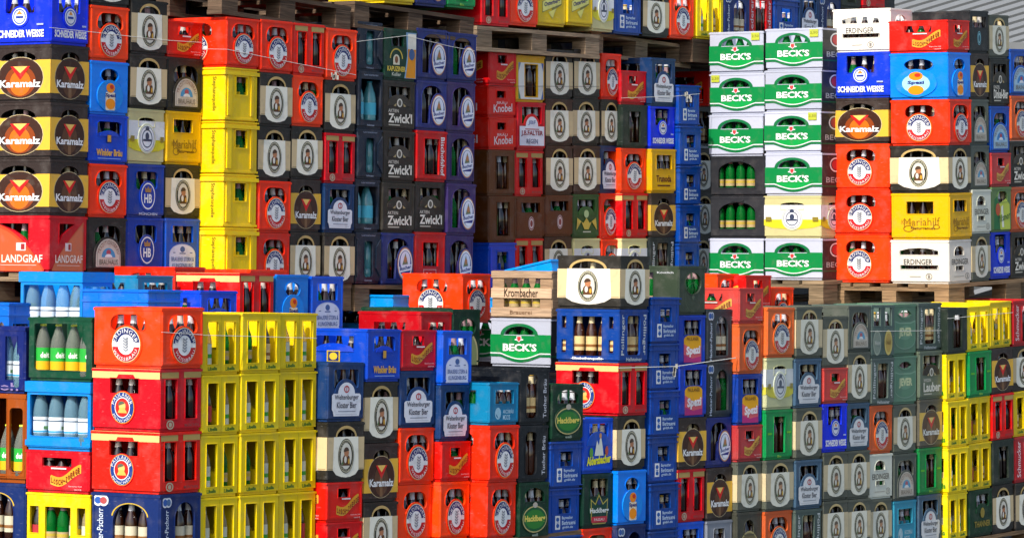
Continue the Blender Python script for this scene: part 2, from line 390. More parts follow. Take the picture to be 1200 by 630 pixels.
K('W', 'navy crate with white monastery label', 'white label navy crate', NVY, SW=[rectp(.17, .56, .84, .88, .05)], LW=[rectp(.2, .58, .8, .88, .04)],
  S=abbey(.1, .9, .66, NVY, 'Weltenburger'), L=abbey(.2, .8, .66, NVY, 'Weltenburger'))
# ---- blue white-beer crate
def snowy(cx, rx, x0, x1):
    return [BOSS(ellp(cx, .49, rx * 1.25, .19), '#0b3bd0'), E(cx, .49, rx, .155, '#d8dde8'), RG(cx, .49, rx * .86, .133, .14, '#2a4fae'), Q(cx - rx * .5, .46, cx + rx * .5, .5, '#1c3c9c'),
            P([(cx - .05, .53), (cx + .05, .53), (cx, .6)], '#d08a30'), T('SCHNEIDER WEISSE', x0, .12, x1, .255, WH, bold=.04), Q(x1 - .12, .33, x1 - .01, .36, '#aab6dd', 'lettering')]
K('SW', 'bright blue crate with white lettering and round badge', 'white lettered blue crate', '#0b3bd0', SW=[rectp(.2, .56, .76, .95, .03)], LW=[rectp(.25, .55, .73, .92, .02)],
  S=snowy(.5, .15, .08, .92), L=snowy(.49, .12, .1, .9))
# ---- low red crate with gold ribbon
def ribbon(x0, x1, y0, y1, s=0):
    m = []; n = 14; hgt = .2; up = []; dn = []
    for i in range(n + 1):
        t = i / n; x = x0 + (x1 - x0) * t; y = y0 + (y1 - y0) * t * t + .05 * math.sin(t * 6.3 + 2.6)
        up.append((x, y + hgt)); dn.append((x, y))
    return dn + up[::-1]
def zw(x0, x1, w0, w1):
    it = [P(ribbon(x0, x1, .18, .46), '#e6b545', 'ribbon_print'), P(ribbon(x0 + .01, x1 - .01, .2, .475)[:15] + ribbon(x0 + .01, x1 - .01, .2, .475)[15:], '#d99a2a', 'ribbon_print')]
    n = 11
    for i, ch in enumerate('LÖSCH-ZWERGE'):
        t = (i + .3) / 12.4; x = x0 + (x1 - x0) * t; y = .18 + .28 * t * t + .05 * math.sin(t * 6.3 + 2.6)
        wd = (x1 - x0) / 12.4 * .75
        if ch == '-': it.append(Q(x, y + .09, x + wd, y + .12, '#6b1a12', 'lettering'))
        else: it.append(T(ch, x, y + .035, x + wd, y + .165, '#7a1510', bold=.03))
    it += [Q(w0 + .06, .565, w1 + .06, .6, '#e8d8d8', 'lettering'), T('Bayrisches Hell', (x0 + x1) / 2 + .06, .15, x1 + .02, .19, '#e8c8c8', bold=0), T('naturtrüb', (x0 + x1) / 2 + .15, .085, x1 + .02, .125, '#e8c8c8', bold=0)]
    return it
RZ = '#cf0a14'
K('LZ', 'low red crate with curling gold ribbon', 'gold ribbon red crate', RZ, h=.195, SW=[W(.31, .62, .63, .84)], LW=[W(.27, .63, .73, .83)],
  S=zw(.27, .88, .33, .57), L=zw(.4, .88, .36, .6), bottle_h=.17)
K('LB', 'low red crate with white script lettering', 'white script red crate', '#cc0c1c', h=.18, SW=[W(.3, .62, .62, .84)], LW=[W(.3, .62, .7, .84)],
  S=[T('BRÄU', .3, .42, .68, .52, '#e8c8c8'), T('Knobel', .18, .14, .86, .4, '#e6dada', slope=.05)], L=[T('Knobel', .2, .2, .8, .45, '#e6dada')], bottle_h=.16)
# ---- cellar beer crate
def cell(a, b):
    hill = [(.04, .62), (.1, .66)] + ellp(.5, .60, .40, .16, 12, 160, 20)[0:0] + ellp(.52, .56, .34, .2, 14, 0, 180)
    return [BOSS(ellp(.5, .5, .36, .22, 14, 0, 180), '#3e3930'), E(.5, .555, .085, .085, '#d8d4c6'), E(.5, .555, .05, .06, '#5e5a50'), P([(.3, .49), (.4, .55), (.38, .48)], '#a8966a'), P([(.7, .49), (.6, .55), (.62, .48)], '#a8966a'),
            T(a, .14, .36, .46, .425, '#cfcabc'), T(b, .14, .15, .88, .345, '#e2ded0', bold=.03), Q(.15, .095, .5, .12, '#b8b4a4', 'lettering')]
K('Z', 'olive brown crate with white gothic lettering', 'gothic lettered brown crate', '#3a352c', SW=[rectp(.18, .62, .84, .88, .03)], LW=[rectp(.25, .62, .75, .88, .02)], S=cell('AKTIEN', "Zwick'l"), L=cell('AKTIEN', "Zwick'l"))
K('ZD', 'black green crate with pale gothic lettering', 'gothic lettered black crate', '#23241f', SW=[rectp(.18, .58, .84, .88, .03)], LW=[rectp(.25, .62, .75, .88, .02)], S=cell('EINZEL', "Dinkel-Bier"), L=cell('EINZEL', "Dinkel-Bier"))
K('LE', 'grey green crate with white script and small emblem', 'white script olive crate', '#434a3c', SW=[rectp(.16, .62, .86, .9, .03)], LW=[rectp(.25, .62, .75, .88, .02)], S=cell('WEIZEN', "Lauber"), L=cell('WEIZEN', "Lauber"))
# ---- white and green carton-look crate
def becks(stk=0):
    def band(y0, y1, dip, col, part='green_band'):
        up = [(0.0, y1), (1.0, y1)]; n = 20
        dn = [(1 - i / n, y0 - dip * max(0, math.sin(math.pi * min(1, max(0, (1 - i / n - .15) / .7)))) ** .8) for i in range(n + 1)]
        return P(up + dn, col, part)
    def stripe(y, hgt, dip, col):
        n = 24; f = lambda x: y - dip * max(0, math.sin(math.pi * min(1, max(0, (x - .18) / .64)))) ** 1.0
        return P([(i / n, f(i / n)) for i in range(n + 1)] + [(1 - i / n, f(1 - i / n) + hgt) for i in range(n + 1)], col, 'green_band')
    n = 16
    arch = ellp(.48, .66, .31, .25, 18, 0, 180) + [(.17, .61)] + [(.79, .61)]
    it = [band(.26, .66, .04, '#05803f'), P(ellp(.5, .34, .3, .2, 20, 180, 360) + [(.8, .34), (.2, .34)], '#0a9c45', 'green_band'),
          stripe(.26, .022, .115, WH), stripe(.2, .05, .115, '#05703a'),
          P(ellp(.48, .655, .31, .235, 20, 0, 180) + ellp(.48, .655, .25, .175, 20, 180, 0), '#0b6d3c', 'green_band'),
          E(.48, .555, .075, .02, '#e9ecec'), P([(.44, .63), (.52, .63), (.52, .55), (.48, .5), (.44, .55)], WH), P([(.45, .62), (.51, .62), (.51, .56), (.48, .515), (.45, .56)], '#c23a3a'),
          T("BECK'S", .215, .315, .775, .475, '#eef2ee', bold=.035)]
    if stk: it.append(Q(*((.78, .78, .93, .96) if stk == 1 else (.03, .79, .18, .96)), '#b4bc3c', 'price_sticker')); a_ = .79 if stk == 1 else .04; it.append(T('2,50', a_, .84, a_ + .13, .91, '#7a7a20', 'price_sticker'))
    return it
bs = [RG(.55, .72, .25, .17, .2, '#d8d8d8'), E(.55, .72, .17, .12, '#b03038'), T('BECK', .15, .3, .95, .43, '#aab0b0'), Q(0, .2, 1, .23, '#0e5c3c', 'green_band')]
for c_, s_ in (('B', 0), ('BY', 1), ('BZ', 2)):
    K(c_, ('white and green crate', 'white and green crate with yellow price sticker', 'white and green crate with yellow sticker upper left')[s_], 'white green crate', '#b9bece', h=.258,
      SW=[], LW=[ellp(.48, .655, .25, .175, 20, 0, 180)], S=[Q(.0, 0.0, 1, 1, '#25292c', 'dark_end_panel')] + bs, L=becks(s_), bt='green', pri=.1, wear=.2, div=.3)
K('BD', 'charcoal crate with wide window of green bottles', 'charcoal crate', '#3a3b40', h=.258, SW=[rectp(.2, .5, .8, .8, .1)], LW=[Win([(.16, .22), (.83, .22), (.83, .62)] + ellp(.495, .62, .335, .24, 14, 0, 180)[1:-1] + [(.16, .62)], .005)],
  S=bs, L=[BOSS(ellp(.5, .9, .12, .03), '#3a3b40')], bt='green', pri=3, div=.1, bottle_row=.05, wear=.3)
# ---- pale yellow crate with white oval
def wst(cx, rx):
    return [Q(0, .42, 1, .78, '#dfe3e4', 'white_band'), P([(0, .3), (.15, .24), (.5, .2), (.85, .24), (1, .3), (1, .44), (0, .44)], '#d9cf2a', 'white_band'), BOSS(ellp(cx, .46, rx * 1.15, .275), '#dfe3c8'), E(cx, .46, rx, .24, '#e8ebf0'), RG(cx, .46, rx * .95, .228, .05, '#5b6478'),
            RG(cx, .46, rx * .7, .17, .14, '#4e586e'), E(cx, .5, rx * .25, .07, '#39435c'), Q(cx - rx * .55, .41, cx + rx * .55, .45, '#39435c'), E(cx, .64, rx * .25, .035, '#39435c'), Q(.86, .4, .96, .5, '#8a7a30'), Q(.04, .4, .14, .5, '#8a7a30')]
K('WS', 'pale yellow crate with white oval badge', 'pale yellow crate', '#d2cc96', SW=[archp(.28, .68, .72, .84, .3)], LW=[archp(.3, .68, .7, .84, .3)], S=wst(.5, .21), L=wst(.5, .16))
# ---- red crate with gold top band
def pau_L():
    cx, cy = .46, .37; rx, ry = .165, .245
    return [P([(0.0, .835), (.36, .835), (.39, .9), (.61, .9), (.64, .835), (1, .835), (1, .99), (0.0, .99)], '#d9bf7a', 'gold_band'), BOSS(ellp(cx, cy, rx * 1.1, ry * 1.1), '#d80606'), E(cx, cy, rx * 1.04, ry * 1.04, GO), E(cx, cy, rx, ry, '#173a86'), E(cx, cy, rx * .68, ry * .68, WH),
            E(cx, cy, rx * .62, ry * .62, '#d0241c'), E(cx, cy + ry * .1, rx * .3, ry * .3, '#e8bb6a'), P([(cx - rx * .4, cy - ry * .35), (cx + rx * .45, cy - ry * .35), (cx + rx * .2, cy), (cx - rx * .2, cy)], '#e2b050'),
            P(ellp(cx - rx * .05, cy + ry * .2, rx * .3, ry * .22, 10, 20, 200), '#5a5f50'), AT('PAULANER', cx, cy, rx * .97, ry * .97, .25, 165, 15, WH), AT('MÜNCHEN', cx, cy, rx * .97, ry * .97, .25, 210, 330, WH, bottom=True)]
pau_S = [Q(.03, .85, .44, .985, '#b09455', 'gold_band'), Q(.56, .85, .97, .985, '#b09455', 'gold_band'), RG(.24, .11, .09, .075, .3, '#b5a58c'), E(.24, .11, .04, .04, '#b5a58c'), T('MÜNCHEN', .58, .07, .92, .13, '#8e4a48')]
K('P', 'red crate with gold top band and two tall windows', 'gold banded red crate', '#cf0808', SW=[W(.12, .2, .4, .83), W(.6, .2, .88, .83)], LW=[W(.27, .6, .69, .835)], S=pau_S, L=pau_L(), pri=1, ribs=(), div=.15, sdiv=(.5,), bt='cola')
# ---- royal blue crate with oval
def hb(cx, rx):
    return [BOSS(ellp(cx, .4, rx * 1.2, .29), '#0a3a9c'), RG(cx, .4, rx, .25, .1, WH), T('HB', cx - rx * .55, .27, cx + rx * .55, .44, WH, 'badge', .03), P([(cx - rx * .4, .47), (cx + rx * .4, .47), (cx + rx * .5, .57), (cx + rx * .2, .53), (cx, .59), (cx - rx * .2, .53), (cx - rx * .5, .57)], '#a07848'), T('MÜNCHEN', cx - rx * 1.3, .04, cx + rx * 1.3, .1, '#c8d0e4')]
K('HB', 'royal blue crate with white ringed oval', 'royal blue crate', '#0a3a9c', SW=[rectp(.22, .52, .8, .86, .08)], LW=[rectp(.3, .55, .7, .86, .05)], S=hb(.54, .19), L=hb(.5, .14))
# ---- blue crate with arched pale label
def kling(x0, x1):
    cx = (x0 + x1) / 2
    return [P(archp(x0, .04, x1, .53, .4), '#b9c6ea', 'paper_label'), P(archp(x0 + .02, .055, x1 - .02, .515, .4), '#d3daf2', 'paper_label'), E(cx, .43, .07, .055, '#41609c', 'paper_label'), Q(cx - .09, .345, cx + .09, .365, '#41609c', 'paper_label'), Q(x0 + .1, .36, x0 + .17, .375, '#41609c', 'paper_label'), Q(x1 - .17, .36, x1 - .1, .375, '#41609c', 'paper_label'),
            T('BRAUEREI STERN &', x0 + .05, .21, x1 - .05, .29, '#3b5a9a'), T('KLINGENBURG', x0 + .08, .095, x1 - .08, .17, '#3b5a9a')]
K('KL', 'blue crate with pale arched paper label', 'arched label blue crate', '#0a58c4', SW=[W(.2, .56, .8, .86)], LW=[W(.3, .56, .7, .86)], S=kling(.12, .88), L=kling(.25, .75), rough=.3)
# ---- dark crate with arched brewery label
def althaus(x0, x1, body, lab='#c9bfb2', mid='#3f8fc0'):
    cx = (x0 + x1) / 2; hw = (x1 - x0) / 2
    return [BOSS(archp(x0 - .05, .06, x1 + .05, .65, .6), body), P(archp(x0, .09, x1, .61, .62), lab, 'paper_label'), P(archp(x0 + .03, .11, x1 - .03, .59, .62), '#8f867c', 'paper_label'), P(archp(x0 + .04, .115, x1 - .04, .58, .62), lab, 'paper_label'),
            P(ellp(cx, .27, hw * .55, .17, 14, 0, 180), mid, 'paper_label'), E(cx, .36, .06, .05, '#a8475a', 'paper_label'), P(ellp(cx, .27, hw * .3, .06, 10, 0, 180), '#e0e4ea', 'paper_label'),
            AT('TRADITIONSBRAU', cx, .28, hw * .92, .3, .24, 168, 12, '#7a4a3a', 'lettering'), T('BRAUHAUS', x0 + .08, .13, x1 - .08, .23, '#6d645c')]
K('AY', 'charcoal crate with arched blue centred label', 'arched label dark crate', '#2b2b29', SW=[bean(.17, .5, .85, .85)], LW=[bean(.25, .5, .75, .85)], S=althaus(.2, .84, '#2b2b29'), L=althaus(.28, .72, '#2b2b29'))
K('AYB', 'blue crate with pale blue arched label', 'arched label blue crate', '#0d4fa6', SW=[bean(.17, .55, .85, .85)], LW=[bean(.25, .5, .75, .85)], S=althaus(.14, .88, '#0d4fa6', '#9fc4dc', '#2f7fc0'), L=althaus(.28, .72, '#0d4fa6', '#9fc4dc', '#2f7fc0'))
# ---- blue crate with gold lettering
K('WB', 'blue crate with gold lettering and small crest', 'gold lettered blue crate', '#0c48c0', SW=[Win([(.2, .58), (.3, .64), (.7, .64), (.82, .58), (.82, .82), (.76, .86), (.26, .86), (.2, .82)], .003)], LW=[Win([(.18, .6), (.3, .68), (.7, .68), (.8, .6), (.8, .86), (.18, .86)], .003)],
  S=[BOSS(ellp(.5, .56, .24, .12, 14, 0, 180), '#0c48c0'), Q(.44, .43, .56, .6, '#12307a'), Q(.455, .45, .545, .585, '#c99a3a'), T('Winkler Bräu', .17, .16, .84, .3, '#e0ab38', bold=.035), Q(.2, .1, .8, .115, '#8aa4de', 'lettering')],
  L=[Q(0, .02, .8, .22, '#0a2f98', 'blue_band'), BOSS(ellp(.5, .56, .3, .16, 14, 0, 180), '#0c48c0'), Q(.4, .36, .6, .58, '#d0b030'), Q(.42, .38, .58, .56, '#1c2c6c'), E(.5, .47, .06, .07, '#e0c038')])
# ---- yellow crate with dark script
def scr(x0, x1, a='Mariahilf', b='Naturgenuss'):
    c = '#8a6410'
    return [T(a, x0 + .04, .29, x1 - .02, .46, c, bold=0, slope=.02), T('Kleines', x0, .33, x0 + (x1 - x0) * .35, .43, '#a47a18', bold=0), T(b, x0 + .16, .2, x1 - .1, .28, '#6b4a10', bold=.03), RG(x0 + .12, .24, .09, .07, .2, c, 'lettering'), RG(x1 - .08, .28, .06, .05, .25, c, 'lettering')]
K('YK', 'golden yellow crate with dark script lettering', 'dark script yellow crate', '#e2b400', SW=[W(.2, .6, .74, .84)], LW=[W(.27, .56, .73, .82)], S=scr(.15, .88), L=scr(.18, .86))
# ---- ribbed lemon yellow crate
K('AD', 'lemon yellow ribbed crate with square window', 'ribbed yellow crate', '#e8c600', SW=[Win(rectp(.34, .5, .68, .83), .008)], LW=[rectp(.22, .5, .44, .83)], S=[BOSS(rectp(.07, .1, .2, .9), '#e8c600', .006), BOSS(rectp(.78, .1, .86, .9), '#e8c600', .006)],
  L=[VT('Stephansquelle', .78, .18, .86, .82, '#5a5612', -1), BOSS(rectp(.55, .1, .62, .9), '#e8c600', .006)], bands=((.86, .93, .008), (.965, .99, .006), (.02, .06, .003)), bt='green', pri=.5)
# ---- slate water crates
def sl(t='Gerolsteiner', b='Heilwasser'): return [T(t, .22, .915, .8, .955, '#a8b4c8', bold=0), T(b, .36, .045, .66, .08, '#a8b4c8', bold=0)]
K('G1', 'slate blue crate with waisted narrow window', 'narrow window slate crate', '#1d2b3e', SW=[rectp(.34, .13, .68, .82, .06)], LW=[rectp(.2, .15, .8, .8)], S=sl() + [BOSS([(.02, .12), (.2, .3), (.2, .7), (.02, .86)], '#1d2b3e', .008), BOSS([(.98, .12), (.8, .3), (.8, .7), (.98, .86)], '#1d2b3e', .008)], L=[], bt='water', pri=1.2, div=.1, sdiv=(), nS=2)
K('G2', 'slate blue crate with wide window of water bottles', 'wide window slate crate', '#1d2b3e', SW=[rectp(.1, .15, .9, .86, .03)], LW=[rectp(.2, .15, .8, .8)], S=sl(), L=[], bt='water', pri=3, div=.1, sdiv=(), nS=2)
# ---- green crate with beer glass print
def kap(): return [P([(.62, 1 - .95), (.98, .05), (.98, .96), (.66, .96), (.7, .5)], '#7fa8c8', 'glass_print'), P([(.66, .06), (.96, .06), (.97, .62), (.72, .62), (.72, .4)], '#d98e12', 'glass_print'), P([(.72, .62), (.97, .62), (.97, .92), (.72, .92)], '#e3e0d2', 'glass_print'), E(.84, .52, .09, .11, '#3a5a8a', 'glass_print'),
                    RG(.36, .42, .2, .2, .15, '#c9b24a', a0=0, a1=180), P(archp(.26, .3, .46, .5, .5), '#cfcbb0'), E(.36, .4, .05, .07, '#7a4a2a'), T('KAPUZINER', .08, .17, .64, .27, '#d8c04a', bold=.03), T('Keller', .22, .08, .5, .15, '#c9cdbc')]
K('KP', 'dark green crate with beer glass print', 'beer glass print crate', '#0d4a34', SW=[W(.2, .66, .58, .86)], LW=[W(.25, .62, .7, .86)], S=kap(), L=kap())
K('KQ', 'green and cream crate with tankard print', 'tankard print crate', '#5d7a4a', SW=[bean(.3, .66, .78, .9)], LW=[W(.25, .62, .7, .86)],
  S=[P([(.1, .06), (.42, .06), (.3, .8), (.12, .72)], '#1f6a3a', 'glass_print'), P([(.42, .05), (.92, .05), (.9, .6), (.7, .74), (.35, .62)], '#b9c84a', 'glass_print'), E(.3, .5, .12, .14, '#b8502a', 'glass_print'), P([(.5, .1), (.6, .1), (.55, .6), (.45, .55)], '#e0e4d0', 'glass_print'), T('Pilsner', .3, .2, .92, .36, '#1d5a34', slope=.1)], L=[])
# ---- indigo crate with window and right hand oval
def buch(cx, rx): return [BOSS(ellp(cx, .42, rx * 1.1, .34), '#25306f'), E(cx, .42, rx, .31, '#c98a5a'), E(cx, .42, rx * .93, .288, WH), E(cx, .42, rx * .82, .25, '#24358a'), E(cx, .47, rx * .66, .19, '#d5dcec'), P([(cx - rx * .4, .4), (cx + rx * .35, .42), (cx, .62)], '#6a7a5c'), E(cx, .5, rx * .2, .06, '#b07a50'),
                          P([(cx - rx * .85, .36), (cx + rx * .85, .42), (cx + rx * .85, .31), (cx - rx * .85, .25)], '#dfe5f2'), T('Bucher', cx - rx * .75, .29, cx + rx * .75, .36, '#22337e', 'lettering', .03, .05), P(ellp(cx, .24, rx * .5, .07, 10, 180, 360), '#dfe5f2')]
for c_, b_ in (('BU', '#25306f'), ('BUP', '#372a5e')):
    K(c_, 'indigo crate with tall window and large oval' if c_ == 'BU' else 'purple crate with tall window and large oval', 'large oval indigo crate' if c_ == 'BU' else 'large oval purple crate', b_,
      SW=[Win([(.17, .14), (.42, .14), (.45, .5), (.82, .66), (.82, .78)] + ellp(.5, .72, .32, .18, 12, 10, 175) + [(.17, .7)], .004)], LW=[rectp(.2, .2, .6, .88, .08)], S=buch(.71, .235), L=buch(.72, .17), pri=.8, div=.1)
K('BI', 'red crate with tall window and vertical lettering', 'vertical lettered red crate', '#c00a1c', SW=[W(.25, .14, .74, .84)], LW=[W(.25, .14, .74, .84)], S=[VT('Bischofshof', .79, .12, .92, .88, WH, -1)], L=[VT('Bischofshof', .82, .12, .93, .88, WH, -1)], pri=2, div=.1, bt='cola')
K('CK', 'red soft drink crate with small white square', 'soft drink red crate', '#b80c18', SW=[W(.26, .36, .76, .8)], LW=[W(.26, .36, .76, .8)], S=[('badge', 'p', [rectp(.28, .06, .7, .3), rectp(.295, .07, .685, .29)[::-1]], '#d8a0a0'), T('Coke', .34, .1, .64, .24, '#e8d8d8')], pri=1.5, div=.2, bt='cola')
# ---- plain brown ones
K('BR', 'dark brown crate with tall narrow window', 'tall window brown crate', '#5c3416', SW=[W(.3, .14, .76, .86)], LW=[W(.25, .14, .74, .84)], pri=2, div=.1)
def ov(cx, c1='#d8cfd0', c2='#8a3a38'): return [E(cx, .35, .1, .165, c1), RG(cx, .35, .09, .15, .18, c2), E(cx, .35, .045, .08, c2)]
K('BB', 'brown crate with small white oval', 'small oval brown crate', '#5e3014', SW=[W(.17, .62, .83, .85)], LW=[W(.2, .62, .8, .85)], S=ov(.52), L=ov(.5))
K('BT', 'black crate with small teal oval', 'teal oval black crate', '#26282b', SW=[W(.14, .6, .86, .86)], LW=[W(.1, .7, .8, .8)], S=ov(.5, '#7fb4c0', '#2a5a6a'), L=[])
K('AG', 'yellow crate with white corner labels', 'white labelled yellow crate', '#d9aa2a', h=.285, SW=[W(.29, .12, .74, .8)], LW=[W(.29, .12, .74, .8)],
  S=[('paper_label', 'p', [rectp(.06, .06, .94, .84), rectp(.27, .1, .76, .82)[::-1]], '#dfe0d8'), P([(.06, .06), (.14, .06), (.06, .3)], '#4a8a5a', 'paper_label'), P([(.94, .06), (.86, .06), (.94, .3)], '#4a6aa8', 'paper_label'), P([(.06, .84), (.14, .84), (.06, .65)], '#7a8aa8', 'paper_label'), P([(.94, .84), (.86, .84), (.94, .65)], '#4a6aa8', 'paper_label')],
  L=[], pri=1.2, div=.1)
K('FA', 'red crate with white tombstone shaped label', 'white label red crate', '#cc0c14', SW=[rectp(.15, .55, .85, .9, .03)], LW=[W(.2, .6, .8, .85)],
  S=[BOSS(ellp(.5, .52, .28, .24, 14, 0, 180), '#cc0c14'), P([(.06, .1), (.94, .1), (.94, .5), (.72, .5)] + ellp(.5, .5, .22, .2, 12, 0, 180) + [(.28, .5), (.06, .5)], '#dcdce6', 'paper_label'), T('JBF', .36, .52, .64, .62, '#5a6a9a'), Q(.25, .43, .75, .45, '#b05050', 'lettering'),
     T('J.B.FALTER', .11, .285, .89, .41, '#8a2030', bold=.03), T('REGEN', .3, .14, .7, .24, '#444a70')], L=[])
K('GK', 'green crate with golden crest print', 'golden crest green crate', '#2d5a2c', SW=[W(.17, .6, .84, .87)], LW=[W(.2, .6, .8, .85)],
  S=[BOSS(ellp(.5, .52, .3, .2, 14, 0, 180), '#2d5a2c'), E(.5, .55, .09, .09, '#a8c08a'), P([(.12, .18), (.3, .38), (.42, .2), (.58, .2), (.7, .38), (.9, .18), (.86, .46), (.62, .34), (.5, .46), (.38, .34), (.15, .46)], '#c8b04a'), Q(.36, .13, .66, .155, '#c8d0b8', 'lettering')], L=[])
K('DG', 'dark grey green crate with tall window', 'tall window dark crate', '#2c3a30', SW=[W(.28, .13, .72, .84)], LW=[W(.28, .13, .72, .84)], pri=1.8, div=.1, nS=3)
K('GR', 'bright green crate with tall window', 'tall window green crate', '#078a48', SW=[W(.3, .14, .72, .86)], LW=[W(.28, .13, .72, .84)], S=[Q(.08, .5, .24, .54, '#5fb42a', 'lettering'), Q(.78, .52, .94, .56, '#5fb42a', 'lettering'), T('Bio', .44, .045, .58, .09, '#9ad24a')], pri=2, div=.1, nS=3, bt='beige')
K('TR', 'yellow crate with dark red lettering', 'red lettered yellow crate', '#e0b200', SW=[W(.2, .54, .82, .86)], LW=[W(.2, .6, .8, .85)], S=[T('Trunoda', .2, .25, .8, .4, '#5c1414', bold=.03), Q(.24, .15, .76, .185, '#5c2a14', 'lettering')], L=[], pri=.4)
# ---- stacking blue crates with white box logo
def bay(): return [BOSS(rectp(.12, .06, .88, .44), '#0a4494', .002), Q(.2, .13, .36, .42, WH, 'badge'), E(.28, .34, .05, .045, '#1a58a8', 'badge'), E(.28, .21, .05, .045, '#1a58a8', 'badge'), Q(.24, .265, .32, .28, '#1a58a8', 'badge'),
                   T('Bayreuther', .41, .32, .76, .405, '#c8dcf0'), T('Bierbrauerei', .41, .22, .84, .31, '#c8dcf0'), T('gmbh.de', .42, .13, .76, .2, '#c8dcf0')]
K('AS', 'ribbed blue crate with white box print', 'box print blue crate', '#0a4494', h=.25, SW=[Win(rectp(.31, .46, .7, .78), .004)], LW=[W(.3, .46, .7, .78)], S=bay(), L=[], bands=((.955, .985, .008), (.84, .87, .005), (.04, .06, .003)), ribs=(.1, .9), bottle_h=.17, rough=.28)
K('YD', 'yellow crate with slanted shield print', 'shield print yellow crate', '#dcc000', SW=[W(.3, .72, .7, .9)], LW=[W(.3, .6, .7, .85)],
  S=[P([(.16, .26), (.5, .38), (.5, .3), (.84, .46), (.84, .76), (.16, .5)], '#7c7a3a'), P([(.17, .28), (.83, .48), (.83, .74), (.17, .49)], '#dedc7a'), P([(.36, .28), (.52, .14), (.66, .38)], '#b8b45a'), P([(.38, .28), (.52, .17), (.64, .37)], '#dcd870'), P([(.36, .56), (.6, .62), (.66, .84), (.32, .78)], '#c9d0a0'), T('Osterberg', .22, .36, .78, .48, '#3a3a6a', bold=.03, slope=.13)], L=[])
# ---- yellow soda crates with two windows
def lib(xs): return [T('Libella', x - .12, .065, x + .12, .125, '#1f6a22', bold=.03, slope=.01) for x in xs] + [Q(.497, .02, .503, .98, '#a89800', 'moulded_seam')]
K('LI', 'yellow soda crate with two tall windows', 'yellow soda crate', '#ecd000', SW=[W(.14, .17, .42, .86), W(.6, .17, .88, .86)], LW=[W(.06, .35, .2, .78), W(.3, .04, .7, .78), W(.8, .35, .93, .78)], S=lib((.28, .74)), L=[T('Libella', .04, .1, .26, .22, '#2a8a22', bold=.03, slope=.05), T('Libella', .74, .08, .96, .2, '#2a8a22', bold=.03, slope=.05)],
  bt='soda', pri=5, div=.44, sdiv=(.2, .5, .655), spos=(.28, .74), bands=((.96, .99, .0022),))
def led(): return [VT('Lederer', .07, .12, .2, .88, '#e0c8cc', 1), VT('Lederer', .8, .12, .93, .88, '#e0c8cc', 1)]
K('LD', 'crimson crate lettered up both edges', 'edge lettered crimson crate', '#b80c2a', SW=[W(.28, .1, .74, .86)], LW=[W(.28, .13, .72, .84)], S=led(), pri=1.5, div=.1)
K('LR', 'pale red crate lettered up its edge', 'edge lettered red crate', '#b0282c', SW=[W(.4, .1, .86, .86)], LW=[W(.28, .13, .72, .84)], S=[VT('Schmucker', .1, .12, .26, .9, '#e8d0d0', 1)], pri=1, div=.1)
def pol(): return [VT('Pöllinger', .07, .14, .2, .9, '#c4ccd0', 1), VT('Pöllinger', .8, .14, .93, .9, '#c4ccd0', -1), T('Hellsteiner', .24, .03, .78, .1, '#c4ccd0')]
K('PL', 'dark slate crate lettered up both edges', 'edge lettered slate crate', '#2a3538', SW=[rectp(.27, .14, .72, .88, .06)], LW=[W(.27, .12, .73, .86), W(.09, .64, .16, .86), W(.09, .18, .16, .42), W(.84, .64, .91, .86), W(.84, .18, .91, .42)], S=pol(),
  L=[Q(.012, .03, .988, .985, '#163a7c', 'blue_panel')][:0] + [T('-Elisabethenquelle-', .24, .035, .76, .1, WH)], pri=2, div=.1, bt='beige')
K('EL', 'blue crate with tall centre window and side slots', 'slotted blue crate', '#173d86', SW=[rectp(.27, .14, .72, .88, .06)], LW=[W(.27, .12, .73, .86), W(.09, .64, .16, .86), W(.09, .18, .16, .42), W(.84, .64, .91, .86), W(.84, .18, .91, .42)],
  S=[Q(0, .01, 1, .99, '#2a3538', 'dark_end_panel')][:0] + pol(), L=[T('-Elisabethenquelle-', .24, .035, .76, .1, WH, bold=.03)], pri=4, div=.1, bt='beige')
# ---- navy crate with twin roundels
def hp(w0, w1, L=False):
    it = [E(w0 - .14, .87, .075, .08 if not L else .09, '#d8dce4'), E(w0 - .06, .87, .075, .08 if not L else .09, '#d8dce4'), E(w0 - .14, .87, .05, .055, '#2f5aa8'), E(w0 - .06, .87, .05, .055, '#b04a4a' if L else '#4a6a98'), VT('Hacker-Pschorr', w0 - .15, .03, w0 - .06, .75, '#c8d4e4', 1)]
    if L: it.append(RG(.57, .62, .27, .23, .07, '#c9a83a', 'arch_trim', 5, 175))
    return it
for c_, b_, nm in (('HP', '#14285c', 'navy crate with twin roundels and arched window'), ('HG', '#3c464c', 'grey crate with roundel and arched window')):
    K(c_, nm, 'arched window navy crate' if c_ == 'HP' else 'arched window grey crate', b_, SW=[Win(archp(.36, .12, .84, .86, .35), .005)], LW=[Win(archp(.32, .06, .82, .84, .4), .004)], S=hp(.26, 1), L=hp(.24, 1, True), pri=2.2, div=.1)
K('TU', 'black crate with tall window and pale edge lettering', 'edge lettered black crate', '#1b2026', SW=[rectp(.22, .12, .6, .88, .1)], LW=[rectp(.15, .12, .8, .3)], S=[VT('Tucher Bräu', .79, .12, .9, .8, '#c8ccd4', 1)], L=[], pri=2, div=.1, bt='beige')
def hk(): return [BOSS(ellp(.5, .36, .42, .26), '#0b4029'), E(.5, .35, .41, .235, '#c8b878'), E(.5, .35, .385, .215, '#0d5a30'), E(.5, .35, .33, .17, '#2c7a2c'), T('Hacklberg', .15, .28, .85, .42, '#e0d060', bold=.04), E(.5, .6, .08, .05, '#b8b0a0'), T('weiß', .4, .05, .6, .1, '#a8b8a8')]
